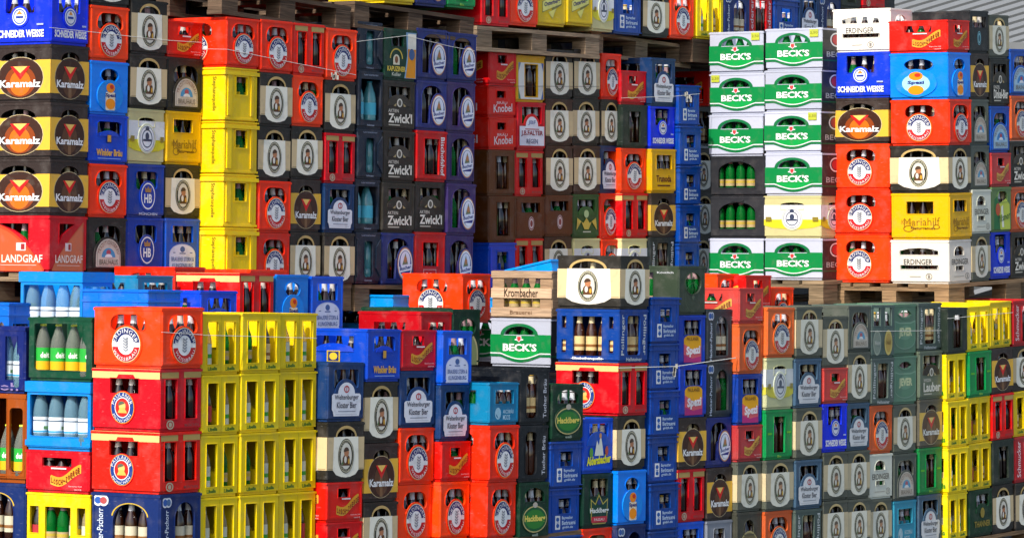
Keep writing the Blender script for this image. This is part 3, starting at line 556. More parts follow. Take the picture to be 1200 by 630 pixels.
K('HK', 'bottle green crate with gold ringed oval', 'gold oval green crate', '#0b4029', SW=[archp(.17, .66, .83, .9, .6)], LW=[archp(.2, .66, .8, .9, .6)], S=hk(), L=hk())
K('HQ', 'dark green crate with gold crown outline and red label', 'crown outline green crate', '#0e3a2c', SW=[W(.22, .58, .8, .9)], LW=[W(.2, .6, .8, .9)],
  S=[BOSS([(.26, .1), (.76, .1), (.82, .3), (.8, .56), (.62, .5), (.5, .66), (.38, .5), (.24, .56), (.2, .3)], '#0e3a2c'), P([(.3, .07), (.72, .07), (.78, .16), (.8, .54), (.64, .45), (.5, .62), (.38, .45), (.23, .54), (.24, .16)], '#b8a84a'), P([(.32, .09), (.7, .09), (.755, .17), (.775, .5), (.63, .42), (.5, .585), (.39, .42), (.255, .5), (.265, .17)], '#123f2e'),
     Q(.25, .1, .77, .21, '#b8283a', 'paper_label'), T('PASSAU', .34, .13, .68, .18, '#e4c8c8'), T('Hacklberg', .2, .25, .82, .37, '#dfe4dc', bold=.03), E(.5, .47, .07, .045, '#2a3a6a')], L=[])
K('AB', 'vivid blue crate with yellow slanted lettering', 'yellow lettered blue crate', '#0b50bc', SW=[W(.2, .64, .82, .9)], LW=[W(.2, .6, .8, .9)],
  S=[BOSS(ellp(.5, .5, .38, .26, 16, 0, 180), '#0b50bc'), P([(.36, .32), (.44, .6), (.5, .5), (.56, .72), (.62, .5), (.66, .32)], '#d8dcd0', 'figure_print'), E(.55, .68, .04, .05, '#c89060', 'figure_print'), E(.25, .38, .06, .09, '#5a9a3a', 'figure_print'), E(.76, .4, .05, .09, '#b0503a', 'figure_print'), T('Aldersbacher', .1, .14, .9, .3, '#e6e41a', bold=.04, slope=.05)], L=[])
K('AR', 'teal crate with pale stacked lettering', 'pale lettered teal crate', '#0c7fae', h=.22, SW=[W(.2, .5, .82, .82)], LW=[W(.2, .5, .8, .82)], S=[RG(.3, .27, .1, .14, .3, '#9cc8dc'), P([(.2, .3), (.3, .42), (.4, .3), (.34, .14)], '#9cc8dc'), T('ARCOBRÄU', .46, .27, .82, .38, '#b4d8e8'), T('MOOS', .46, .12, .7, .24, '#b4d8e8')], L=[], bottle_h=.2)
def spz(): return [P(archp(.2, .04, .84, .6, .18), '#e8a810', 'paper_label'), P([(.2, .04), (.84, .04), (.84, .36), (.5, .3), (.2, .42)], '#e0606a', 'paper_label'), P([(.2, .04), (.84, .04), (.84, .16), (.5, .12), (.2, .2)], '#b82a78', 'paper_label'), T('PAULANER', .3, .48, .74, .55, '#5a3a10'), T('Spezi', .28, .14, .8, .36, '#f0e8e8', bold=.05, slope=.03)]
K('SP', 'deep blue crate with yellow and pink label', 'pink label blue crate', '#0d3fa4', SW=[W(.2, .6, .82, .9)], LW=[W(.2, .6, .8, .9)], S=spz(), L=[], bt='cola')
def szk(cx, rx, L=False):
    return [BOSS(ellp(cx, .35, .34 if not L else .36, .3), '#108ae6', .006), E(cx, .34, rx * 1.6, .2, '#9fd0f0') if L else Q(cx - rx * .9, .08, cx + rx * .9, .42, '#e8dcc0', 'badge', .03), P(ellp(cx, .5, rx * .8, .09), '#f08a10'), E(cx, .2, rx * .9, .1, '#f0900c'), E(cx + rx * .2, .52, rx * .35, .04, '#c8301c'), T('Spezi', cx - rx * .95, .31, cx + rx * .95, .4, '#1c2a78', 'lettering', .04)]
K('SZ', 'sky blue rounded crate with orange bottle sticker', 'sky blue crate', '#0d80e2', SW=[Win(ellp(.5, .73, .23, .13), .006)], LW=[Win(ellp(.5, .74, .25, .13), .006)], S=szk(.5, .14), L=szk(.46, .15, True), rough=.25, wear=.2, bt='brown')
K('BG', 'grey green crate with round window', 'round window grey crate', '#42503f', SW=[Win(ellp(.54, .64, .3, .22), .006)], LW=[W(.15, .25, .6, .86)], S=[RG(.54, .35, .3, .3, .03, '#55634f'), P([(.48, .36), (.54, .42), (.6, .36), (.54, .3)], '#55634f')], L=[T('Köstlich', .66, .84, .92, .88, '#c8ccd0')], bt='green', pri=2, div=.1)
def jev(): return [P([(.04, .68), (.25, .64), (.75, .64), (.96, .68), (.96, .3)] + ellp(.5, .3, .46, .18, 14, 360, 180)[::1] + [(.04, .3)], '#6f9a80', 'shield_print'), P([(.07, .65), (.25, .615), (.75, .615), (.93, .65), (.93, .3)] + ellp(.5, .3, .43, .16, 14, 360, 180) + [(.07, .3)], '#3f7458', 'shield_print'), E(.5, .44, .3, .14, '#54886a', 'shield_print'), T('JEVER', .22, .33, .8, .54, '#c9d49c', bold=.05)]
K('JE', 'grey green crate with lens window and shield', 'lens window green crate', '#3d6a50', SW=[Win([(.22, .8), (.35, .75), (.5, .735), (.65, .75), (.78, .8), (.65, .865), (.5, .88), (.35, .865)], .012)], LW=[W(.2, .7, .8, .85)], S=jev(), L=jev(), bt='green')
K('JV', 'dark green crate with twin cap window and cream oval', 'cream oval green crate', '#1d4a36', SW=[Win(ellp(.55, .68, .28, .15), .01)], LW=[W(.2, .7, .8, .85)], S=[P(ellp(.58, .2, .34, .38, 20, 0, 180) + [(.24, .02), (.92, .02)], '#c9c38a'), P(ellp(.58, .2, .29, .34, 20, 0, 180) + [(.29, .02), (.87, .02)], '#8a9a6a')], L=[], bt='green')
K('OV', 'slate crate with two windows over two ovals', 'twin oval slate crate', '#3a5050', SW=[W(.08, .6, .38, .94), W(.58, .6, .86, .94)], LW=[W(.2, .7, .8, .85)], S=[E(.24, .28, .17, .24, '#8a9a8a'), E(.24, .28, .14, .2, '#6a7a70'), E(.72, .28, .17, .24, '#c8b050'), E(.72, .28, .12, .18, '#b08a30'), T('Weizen', .12, .24, .36, .32, '#d8dcd0'), T('Hell', .64, .24, .8, .32, '#6a4a10'), Q(.485, .02, .5, .98, '#24383a', 'moulded_seam')], L=[], pri=1)
def ew(x0, x1, s=.26): return [T('ERDINGER', x0, .43, x1, .56, '#4a4642', bold=.015), RG(x1 - .06, .16, .055 if s > .2 else .09, .075, .18, '#6a6660'), Q(x1 - .08, .12, x1 - .04, .2, '#8a8680'), Q(x0 + .1, .15, x1 - .2, .17, '#a8a49c', 'lettering')]
K('EW', 'white crate with two window bands and black lettering', 'white crate', '#e2ddd2', SW=[Win([(.24, .64), (.66, .64), (.66, .72)] + ellp(.45, .72, .21, .13, 10, 0, 180)[1:-1] + [(.24, .72)], .003), W(.28, .3, .64, .4)],
  LW=[Win([(.16, .66), (.82, .66), (.82, .75), (.66, .8), (.5, .815), (.32, .8), (.16, .75)], .003)] + [W(.16 + .01, .33, .82, .42)], S=ew(.12, .86, .1), L=ew(.23, .72), wear=.25)
# ---- wooden slatted crate
K('KR', 'wooden slatted crate with black lettering', 'wooden crate', '#b98a58', LW=[W(.2, .64, .8, .83, lip=None), W(.2, .23, .8, .4, lip=None)], SW=[W(.2, .64, .8, .83, lip=None), W(.2, .23, .8, .4, lip=None)],
  S=[], L=[BOSS(rectp(.0, .42, 1, .625), '#c99a66', .008, 'slat'), BOSS(rectp(0, .845, 1, .985), '#c99a66', .008, 'slat'), BOSS(rectp(0, .03, 1, .215), '#c99a66', .008, 'slat'), T('Krombacher', .22, .44, .78, .62, '#2a1c14', bold=.01), T('Brauerei', .32, .08, .68, .16, '#6b4a2c', bold=0)], bt='green', pri=2, div=.1, woody=True)
def lg(L=False):
    n = 12; cv = [(.02 + .9 * i / n, .86 - .8 * (i / n) ** 1.9) for i in range(n + 1)] if L else [(.98 - .9 * i / n, .88 - .8 * (i / n) ** .55) for i in range(n + 1)][::-1]
    if L: pts = [(.0, .02)] + [(0.0, .88)] + cv + [(.92, .02)]
    else: pts = [(.08, .03)] + [(.08 + .82 * i / n, .05 + .85 * (i / n) ** .8) for i in range(n + 1)] + [(.9, .03)]
    return [P(pts, '#e4401c' if L else '#b85a3a', 'wave_print'), P([(a * .97, b * .94) for a, b in pts], '#e8552c' if L else '#c46a48', 'wave_print'), Q(.46 if L else .42, .38, .62 if L else .58, .52, '#d8c8c8'), Q(.54 if L else .5, .4, .6 if L else .56, .5, '#a02a2a'), T('LANDGRAF', .22 if L else .16, .17, .9 if L else .88, .31, '#e8d4c8', bold=.02), Q(.2, .12, .8, .13, '#e8c4b8', 'lettering')]
K('LK', 'red crate with curved wave print and white lettering', 'wave print red crate', '#c80a14', SW=[Win([(.26, .5), (.34, .66), (.5, .76), (.68, .86), (.26, .86)], .003)], LW=[Win([(.14, .86), (.66, .86), (.66, .52), (.58, .62), (.42, .74), (.28, .8)], .003)], S=lg(), L=lg(True))
K('DP', 'bottle green crate with wide window of lemonade bottles', 'lemonade crate', '#065237', SW=[W(.2, .2, .8, .85)], LW=[rectp(.1, .17, .86, .9, .04)], S=[], L=[], bt='lemon', pri=6, div=.05, nL=4, bands=((.945, .985, .0022),))
K('WT', 'light blue open crate of mineral water bottles', 'water crate', '#1180c8', h=.33, SW=[rectp(.1, .2, .9, .78, .04)], LW=[rectp(.06, .2, .97, .8, .02)], S=[], L=[], bt='pet', pri=6, div=.05, nL=4, bands=((.84, .99, .006), (.06, .14, .004)))
K('RO', 'dark blue crate with three open slots', 'slotted dark blue crate', '#101f60', SW=[W(.2, .2, .8, .85)], LW=[W(.04, .2, .26, .86), W(.42, .2, .6, .86), W(.7, .2, .88, .86)], S=[], L=[T('frolroh', .1, .04, .9, .16, '#8a78a8')], bt='pet', pri=3, div=.05, nL=4)
K('OR', 'orange crate with arched window and green bottle', 'orange crate', '#8c4210', SW=[W(.2, .2, .8, .85)], LW=[W(.46, .06, .70, .95), rectp(.75, .12, .96, .84, .05)], bt='lemon', pri=3, div=.05, nL=4)
K('BL', 'plain blue crate with a rib below the rim', 'ribbed blue crate', '#0f6ad0', SW=[W(.15, .3, .75, .62)], LW=[W(.3, .3, .8, .62)], S=[], L=[], bands=((.95, .985, .006), (.76, .8, .005)), ribs=(.25, .85), rough=.28)
K('BLC', 'cyan blue crate with a ribbed rim', 'cyan crate', '#1292dc', SW=[W(.12, .35, .8, .62)], LW=[W(.08, .4, .62, .66)], S=[], L=[], bands=((.95, .985, .006), (.74, .78, .005)), ribs=(.7,), rough=.28)
K('AO', 'cobalt crate with ridged corners and white script', 'ridged cobalt crate', '#0a4cc0', SW=[Win(rectp(.3, .42, .72, .8), .006)], LW=[W(.3, .46, .7, .78)], S=[T('Adelholzner', .12, .14, .82, .26, '#a8c4f0'), BOSS(rectp(.03, .05, .1, .9), '#0a4cc0', .006)], bands=((.95, .985, .006), (.84, .87, .004)))
K('TH', 'forest green crate with dull gold lettering', 'dull gold green crate', '#0e4428', SW=[rectp(.3, .62, .84, .9, .06)], LW=[W(.3, .5, .8, .85)], S=[BOSS(ellp(.56, .5, .28, .2, 14, 0, 180), '#0e4428'), E(.55, .5, .09, .11, '#8a7a30'), T('THANNER', .2, .2, .88, .33, '#8a7a30', bold=.03)], L=[])
K('MG', 'plain grey crate with small window', 'plain grey crate', '#7b8088', SW=[rectp(.28, .55, .7, .84, .05)], LW=[W(.3, .5, .8, .85)], S=[], L=[])
K('BO', 'dark brown crate with arched gold trimmed label', 'gold arch brown crate', '#312a22', SW=[archp(.3, .55, .68, .84, .5)], LW=[W(.3, .5, .8, .85)], S=[P(ellp(.5, .2, .4, .42, 18, 0, 180), '#a8985a'), P(ellp(.5, .2, .37, .385, 18, 0, 180), '#5a4a28'), E(.5, .4, .08, .08, '#b8a86a')], L=[])

# ------------------------------------------------------------------ bottles
BT = {}
def bottle_proto(code, look, gl, cap, lab=None, neck=None, prof=None, h=.26, lab_z=(.045, .125), liquid=None):
    prof = prof or [(.028, 0), (.0305, .004), (.0305, .14), (.027, .165), (.016, .20), (.0125, .225), (.0135, .245), (.0135, .249)]
    s = h / .26
    BT[code] = dict(look=look, gl=gl, cap=cap, lab=lab, neck=neck, prof=[(r, z * s) for r, z in prof], h=h, lab_z=[z * s for z in lab_z])
bottle_proto('brown', 'brown beer bottle', glass('#2a1206', .0), '#b9bcc2', '#c9c2a8', '#d0d4da')
bottle_proto('dark', 'dark brown beer bottle', glass('#1c0c05', .0), '#8d8f96', '#8f8a78', None)
bottle_proto('green', 'green beer bottle', glass('#0c8a34', .6), '#c8ccd2', '#b09a70', '#a8888c', lab_z=(.05, .095))
bottle_proto('beige', 'brown bottle with cream label', glass('#38190a', .0), '#c9a23a', '#d9be84', '#d8c9a0')
bottle_proto('cola', 'dark bottle with red label', glass('#140a0a', .0), '#b02a2a', '#a83038', '#c8c4bc')
bottle_proto('soda', 'clear soda bottle', glass('#ccbc92', .6), '#d8dcd0', '#c8ccb8', '#9ab0a8', lab_z=(.03, .13))
PETP0 = 0
PETP = [(.034, 0), (.038, .006), (.038, .06), (.0365, .064), (.038, .068), (.038, .15), (.033, .18), (.022, .215), (.014, .24), (.0145, .252)]
bottle_proto('pet', 'clear mineral water bottle', glass('#a4dcf4', .75, .02), '#3a70c8', '#dfeaf2', None, prof=PETP, h=.30, lab_z=(.055, .125))
bottle_proto('lemon', 'clear lemonade bottle', glass('#b4bcae', .75, .03), '#c8d040', '#27a53a', None, prof=PETP, h=.27, lab_z=(.03, .14))
bottle_proto('water', 'blue tinted water bottle', glass('#5fb0b8', .45), '#2a8aa0', '#4ab0c8', None, prof=PETP, lab_z=(.06, .13))
BMESH = {}
def ring(r, z0, z1, n=12): return [(r + .0006, z0), (r + .0006, z1)]
def bottle_meshes(code):
    if code in BMESH: return BMESH[code]
    b = BT[code]; pf = b['prof']; out = []
    g = MB(); g.lathe([(0.001, pf[0][1])] + pf, b['gl'], 14); out.append(('glass_body', g.mesh('glass_body', True)))
    rt = pf[-1][0] + .001; zt = pf[-1][1]
    c = MB(); c.lathe([(rt, zt - .006), (rt, zt + .002), (rt * .8, zt + .004), (0.0005, zt + .0045)], ink(b['cap'], .25), 12); out.append(('cap', c.mesh('cap', True)))
    if b['lab']:
        z0, z1 = b['lab_z']; r = max(p[0] for p in pf)
        l = MB(); l.lathe([(r + .0006, z0), (r + .0006, z1)], ink(b['lab']), 14)
        if code == 'pet':
            l.lathe([(r + .0009, z0 + .002), (r + .0009, z0 + .012)], ink('#3f9ac8'), 14); l.lathe([(r + .0009, z1 - .022), (r + .0009, z1 - .016)], ink('#39506a'), 14); l.add([(-.012, -r - .002, z0 + .018), (.012, -r - .002, z0 + .018), (.012, -r - .002, z0 + .034), (-.012, -r - .002, z0 + .034)], [(0, 1, 2, 3)], ink('#5a8a5a'))
        elif code == 'lemon':
            l.lathe([(r + .0009, z0), (r + .0009, z0 + .045)], ink('#e8b018'), 14)
            vs, fs = text2d('deit', .03)
            for ang in (235,):
                a0 = R(ang)
                l.add([((r + .0014) * math.cos(a0 + (a - .5) * 1.1), (r + .0014) * math.sin(a0 + (a - .5) * 1.1), z0 + .062 + bb * .03) for a, bb in vs], fs, ink('#eef2ea'))
        elif code in ('brown', 'green', 'beige'):
            l.lathe([(r + .0009, z0 + .02), (r + .0009, z0 + .035)], ink('#8a5a2a' if code != 'green' else '#b8a03a'), 14)
        elif code == 'soda': l.lathe([(r + .0009, z0 + .03), (r + .0009, z0 + .05)], ink('#3a9a3a'), 14)
        out.append(('label', l.mesh('label', True)))
    if b['neck']:
        nk = MB(); nk.lathe([(.0166, .197), (.0135, .222), (.0146, .238)], ink(b['neck']), 12); out.append(('neck_foil', nk.mesh('neck_foil', True)))
    BMESH[code] = out; return out

# ------------------------------------------------------------------ kinds to meshes
def kind_parts(code):
    k = KINDS[code]
    if 'meshes' in k: return k['meshes']
    if k.get('woody'): k['mat'] = wood('#b89878', (3, 3, 30), .6)
    out = {'body': body_mesh(k)}
    for face in 'SL':
        parts = {}; its = k[face]
        build_face(parts, mapper(face, k['h']), its)
        lst = []
        for pn, mb in parts.items():
            if mb.f:
                if k.get('woody') and pn.startswith('slat'): mb.mats = [wood('#c4a688', (3, 3, 30), .6)]; mb.m = [0] * len(mb.f)
                pn = pn.split('#')[0]; lst.append((pn, mb.mesh(pn)))
        out[face] = lst
    k['meshes'] = out; return out

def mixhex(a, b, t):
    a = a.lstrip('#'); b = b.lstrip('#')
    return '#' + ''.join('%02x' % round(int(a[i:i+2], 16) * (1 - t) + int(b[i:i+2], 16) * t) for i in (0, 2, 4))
def sheened(code, t=.36):  # crate copy with pale grazing-light sheen mixed into body and print colours
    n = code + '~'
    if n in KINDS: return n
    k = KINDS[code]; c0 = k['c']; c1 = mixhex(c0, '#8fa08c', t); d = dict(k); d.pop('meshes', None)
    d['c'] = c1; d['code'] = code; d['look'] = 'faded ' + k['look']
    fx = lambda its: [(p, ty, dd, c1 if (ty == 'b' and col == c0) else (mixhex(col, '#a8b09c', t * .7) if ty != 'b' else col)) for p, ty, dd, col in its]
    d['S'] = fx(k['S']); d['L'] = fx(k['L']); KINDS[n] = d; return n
CRATES = []   # records
def put_crate(code, u, v, z, wd, ln, ht, s, g, wall, col, row, xl, rollL=0.0):
    k = KINDS[code]; sl = s * g
    eS = (DS - Vector((0, 0, 1)) * sl).normalized()
    eL = (DL + Vector((0, 0, 1)) * rollL).normalized(); eU = eS.cross(eL).normalized(); eL = eU.cross(eS)
    o = pt(u, v); o.z = z
    jx = random.uniform(-.002, .002); jy = random.uniform(-.007, .007); ja = random.uniform(-.011, .011)
    gap = .003
    M = Matrix((eS, eL, eU)).transposed().to_4x4()
    M = Matrix.Translation(o + DS * (gap / 2 + jx * .5) + DL * jy) @ M @ Matrix.Rotation(ja, 4, 'Z') @ Matrix.Diagonal(((wd - gap) / W0_, ln / L0_, (ht - .001) / k['h'], 1))
    root = bpy.data.objects.new('crate', None); COL.objects.link(root); root.empty_display_size = .05
    root.matrix_world = M
    ms = kind_parts(code)
    link('body', ms['body'], root)
    for f_ in ('S', 'L') if xl else ('S',):
        base = {}
        for pn, me in ms[f_]:
            par = root
            if pn in ('lettering', 'figure_print'): par = base.get('paper_label') or base.get('badge') or base.get('ribbon_print') or base.get('wave_print') or root
            ob = link(pn, me, par); base.setdefault(pn, ob)
    root['category'] = 'crate'; root['group'] = 'drinks crates stacked in the yard'
    CRATES.append(dict(o=root, code=code, wall=wall, col=col, row=row, u=u, v=v, z=z, D=o.y, M=M, long=bool(xl), wd=wd, ht=ht, k=k))
    return root

COLS = {}
def wall(name, specs, v0, s=0.0):
    """specs: dicts with x (corner column), r (far end of the short face), y list, and optionally xl / strip / v / at_u / s"""
    v = v0; prev_u = None; n = 0
    for c in specs:
        x, r = c['x'], c['r']; n += 1
        if 'v' in c: v = c['v']
        if c.get('strip') and prev_u is not None: v = solve_v(x, prev_u + .002)
        if 'at_u' in c: v = solve_v(x, c['at_u'])
        u = solve_u(x, v); u2 = solve_u(r, v); D = depth(u, v); prev_u = u2
        sl = c.get('s', s); g = DS.x - (x - CX) / F * DS.y
        wd = u2 - u; ln = .4
        if 'xl' in c and c['xl'] is not None and c['xl'] > -900:
            ln = solve_v(c['xl'], u) - v
        ys = c['y']
        zb = zof(ys[-1], D); zt = zof(ys[0], D); zm = zof(max(0, min(630, (ys[0] + ys[-1]) / 2)), D)
        nr = 0
        for i in range(len(ys) - 3, -1, -2):
            yt, code, yb = ys[i], ys[i+1], ys[i+2]
            z0 = zof(yb, D); z1 = zof(yt, D)
            if (name == 'front' and 17 <= n <= 24 and code not in ('SW', 'GR', 'SP')) or (name == 'corner' and n >= 2 and code in ('F', 'AY', 'E', 'EW', 'LZ')): code = sheened(code)
            uu = u + sl * g * (z0 - zm)
            put_crate(code, uu, v, z0, wd, ln, z1 - z0, sl, g, name, n, (i // 2) + 1, c.get('xl') is not None or c.get('strip') or c.get('vis'), c.get('roll', 0))
        COLS[(name, n)] = dict(u=u, u2=u2, v=v, D=D, zb=zb, zt=zt, ln=ln, s=sl, g=g)
        if VERB: print('%-6s %2d x=%4d u=%.2f v=%+.2f D=%.2f w=%.3f l=%.2f zb=%.2f h=%s' % (name, n, x, u, v, D, wd, ln, zb, ' '.join('%.3f' % ((ys[i+2] - ys[i]) * D / F) for i in range(0, len(ys) - 2, 2))))
VERB = True
c = lambda x, r, *y, **k: dict(x=x, r=r, y=list(y), **k)

# front row, from its near corner to the far right
wall('front', [
 c(187, 236, 360, 'E', 432, 'P', 506, 'P', 579, 'HP', 654, xl=107, s=.02),
 c(236, 281, 367, 'LI', 439, 'LI', 510, 'LI', 583, 'LI', 655, s=.033), c(281, 327, 366, 'LI', 437, 'LI', 507, 'LI', 580, 'LI', 652, s=.033), c(327, 371, 366.5, 'LI', 435, 'LI', 504.5, 'LI', 577, 'LI', 649, s=.033),
 c(383, 426, 424, 'W', 494, 'F', 565, 'LZ', 612, 'LZ', 658, strip=1, s=.045),
 c(427, 467, 385, 'WB', 447, 'F', 519, 'K', 588, 'F', 657, vis=1, s=.045),
 c(468, 509, 386, 'LZ', 434, 'W', 501, 'E', 568, 'E', 636, s=.045),
 c(516, 551, 387, 'KL', 451, 'W', 517, 'LZ', 564, 'E', 632, strip=1, s=.045),
 c(572, 607, 448, 'AR', 498, 'E', 565, 'E', 632, strip=1, s=.045),
 c(608, 643, 431, 'TU', 498, 'TU', 565, 'HK', 632, vis=1, s=.045),
 c(644, 681, 450, 'HK', 517, 'AS', 572, 'AS', 628, 'AS', 684, vis=1, s=.04),
 c(682, 717, 490, 'AB', 555, 'HQ', 619, 'E', 683, vis=1, s=.04),
 c(724, 758, 299, 'F', 362, 'EL', 425, 'P', 487, 'F', 551, 'SZ', 615, 'HP', 678, strip=1, xl=650, s=.035),
 c(761, 795, 348, 'AS', 402, 'AS', 457, 'AS', 511, 'AS', 566, 'AS', 622, 'AS', 677, s=.03),
 c(795, 827, 311, 'BG', 369, 'SP', 427, 'SP', 489, 'K', 550, 'P', 612, 'KL', 673, vis=1, s=.03),
 c(828, 858, 362, 'HG', 424, 'HG', 489, 'BU', 548, 'K', 610, 'MG', 670, s=.03),
 c(864, 893, 337, 'LZ', 379, 'E', 438, 'SP', 498, 'LZ', 541, 'F', 600, 'BO', 659, strip=1, s=.03),
 c(897, 929, 360, 'E', 419, 'WS', 480, 'GR', 539, 'F', 599, 'E', 658, strip=1, s=.03),
 c(932, 963, 359, 'F', 420, 'W', 478, 'F', 539, 'W', 597, 'PL', 656, strip=1, s=.025),
 c(964, 993, 370, 'F', 431, 'LZ', 473, 'SW', 530, 'F', 587, 'F', 644, s=.025),
 c(993, 1020, 358, 'AY', 412, 'F', 472, 'W', 528, 'F', 585, 'F', 642, vis=1, s=.025),
 c(1020, 1047, 357, 'OV', 419, 'PL', 475, 'E', 532, 'EW', 585, 'F', 642, s=.02),
 c(1048, 1075, 356, 'JE', 417, 'JE', 474, 'F', 532, 'AY', 587, 'AR', 642, s=.01),
 c(1076, 1103, 355, 'PL', 411, 'LE', 468, 'K', 525, 'GR', 580, 'W', 638, s=.0),
 c(1110, 1134, 361, 'DG', 415, 'LI', 470, 'LI', 525, 'LI', 579, 'LI', 634, strip=1, s=-.03),
 c(1135, 1162, 359, 'LI', 412, 'GR', 466, 'LI', 520, 'LI', 575, 'TH', 630, vis=1, s=-.04),
 c(1162, 1187, 354, 'LI', 408, 'K', 462, 'P', 516, 'DG', 569, 'F', 626, s=-.05),
 c(1188, 1214, 352, 'LR', 406, 'F', 459, 'LI', 512, 'LR', 566, 'F', 622, s=-.05),
], 0.0)
# to the left of the near corner, one crate length further back each
wall('leftfront', [
 c(105.5, 150, 372, 'DP', 447.5, 'WT', 529, 'LZ', 579, 'LI', 653, xl=31, at_u=0.0, s=.02),
 c(29, 75, 383, 'RO', 461, 'OR', 566, 'HP', 640, xl=-46, at_u=0.0, s=.02)], .4)
# crates standing between the front row and the walls behind
wall('second', [
 c(9, 40, 354, 'BL', 420, v=1.24, vis=1), c(33, 70, 375, 'OR', 440, v=.82 + .02, vis=1) if 0 else c(9, 40, 420, 'BL', 486, v=1.24, vis=1),
 c(97, 134, 318, 'WT', 398, v=.9, xl=25),
 c(172, 212, 339, 'BL', 402, v=.5, vis=1), c(234, 277, 340, 'WB', 404, v=.44, vis=1),
 c(160, 203, 322, 'AR', 372, v=.98, vis=1), c(204, 240, 312, 'E', 376, v=1.2, xl=132), c(292, 335, 315, 'E', 380, v=1.06, vis=1),
 c(279, 320, 319, 'P', 387, v=.62, vis=1), c(324, 362, 321, 'SZ', 388, v=.62, vis=1), c(365, 403, 323, 'KL', 388, v=.62, vis=1),
 c(492, 529, 365, 'P' if 0 else 'CK', 428, v=.45, vis=1), c(493, 529, 360, 'JV', 425, v=.9, vis=1), c(529, 562, 362, 'JV', 429, v=.45),
 c(460, 500, 345, 'BLC', 402, v=1.3, vis=1), c(540, 574, 320, 'E', 378, v=.95, xl=470), c(600, 636, 348, 'BLC', 400, v=1.3, vis=1),
 c(601, 636, 366, 'B', 424, v=.86, xl=527),
 c(646, 681, 317, 'KR', 373, 'B', 430, v=.43, xl=575),
 c(655, 690, 302, 'BLC', 362, v=.9, xl=600, roll=-.20),
 c(840, 866, 320, 'E', 376, v=.62, vis=1), c(872, 903, 322, 'LZ', 362, v=.55, vis=1), c(903, 930, 336, 'E', 392, v=.6),
], .5, .03)
# upper left wall
VU = solve_v(58, 0) if 0 else 1.6
wall('upperleft', [
 c(58, 103, -16, 'SW', 51, 'K', 119, 'K', 185.5, 'K', 252, 'LK', 319, xl=-12),
 c(105, 150, -59, 'F', 5, 'E', 70, 'SZ', 133, 'WB', 191, 'E', 254, 'AY', 318), c(151, 194, -2, 'F', 62, 'F', 126, 'WS', 191, 'HB', 254, 'HB', 318), c(195, 236, 23, 'LZ', 66, 'AY', 129, 'YK', 192, 'F', 255, 'KL', 319),
 c(263, 302, 19, 'E', 78, 'AD', 141, 'AD', 203, 'AD', 266, 'AD', 330, strip=1), c(303, 341, 22, 'E', 84, 'F', 147, 'F', 211, 'E', 272, 'E', 334), c(342, 378, 26, 'P', 87, 'E', 147, 'F', 209, 'K', 271, 'F', 334), c(380, 416, 32, 'E', 93, 'F', 155, 'P', 214, 'W', 272, 'F', 334),
 c(418, 447, 24, 'G1', 82, 'G2', 150, 'G1', 209, 'G2', 271, 'G1', 332), c(448, 486, 32, 'KP', 93, 'Z', 152, 'Z', 213, 'Z', 272, 'BU', 335), c(487, 523, 32, 'BU', 93, 'BU', 152, 'BI', 212, 'Z', 271, 'CK', 334), c(523.5, 557, 37, 'BU', 95, 'BUP', 155, 'BUP', 214, 'BUP', 275, 'BUP', 337),
], VU, .033)
wall('uppermid', [
 c(572, 604, 57, 'LZ', 100, 'LB', 137, 'LB', 175, 'BR', 229, 'BR', 284, 'AO', 339, v=1.62, vis=1), c(605, 638, 64, 'AG', 119, 'FA', 176, 'P', 230, 'BB', 279, 'P', 334), c(639, 671, 57, 'F', 115, 'FB', 170, 'FB', 228, 'BB', 277, 'FB', 334), c(672, 703, 57, 'F', 115, 'F', 170, 'FB', 227, 'GK', 279, 'WS', 334),
 c(704, 727, 62, 'E', 116, 'F', 170, 'W', 226, 'E', 280, 'E', 335),
 c(728, 758, 82, 'LZ', 122, 'DG', 173, 'E', 226, 'P', 279, 'WS', 333, v=1.585, vis=1),
 c(762, 791, 67, 'W', 124, 'SW', 174, 'TR', 226, 'K', 278, 'PL', 331, strip=1), c(796, 821, 99, 'AS', 147, 'AS', 194, 'AS', 240, 'AS', 285, 'AS', 331, strip=1),
 c(829, 852, 83, 'LZ', 124, v=1.75, vis=1), c(812, 838, 124, 'PL', 175, 'F', 226, 'F', 278, 'F', 331, v=2.0)], 1.62, .0)
# row on the highest pallets
wall('toprow', [
 c(451, 486, -56, 'YD', 3, v=1.62), c(487, 523, -54, 'BU', 6), c(523.5, 557, -53, 'GR', 8),
 c(563, 597, -27, 'P', 29), c(597, 631, -27, 'E', 29), c(631, 664, -27, 'YD', 29), c(664, 694, -27, 'YD', 29), c(694, 719, -20, 'WS', 36), c(720, 752, -14, 'AS', 39), c(754, 785, -14, 'F', 42), c(786, 814, -11, 'E', 44),
 c(816, 848, -11, 'LI', 45), c(848, 878, -9, 'HP', 46), c(878, 906, -8, 'LD', 46), c(907, 936, -2, 'AS', 46), c(936, 960, -8, 'W', 46), c(960, 986, -6, 'HP', 46), c(987, 1010, -46, 'DG', 9), c(1010, 1036, -46, 'P', 9)], 1.62, .02)
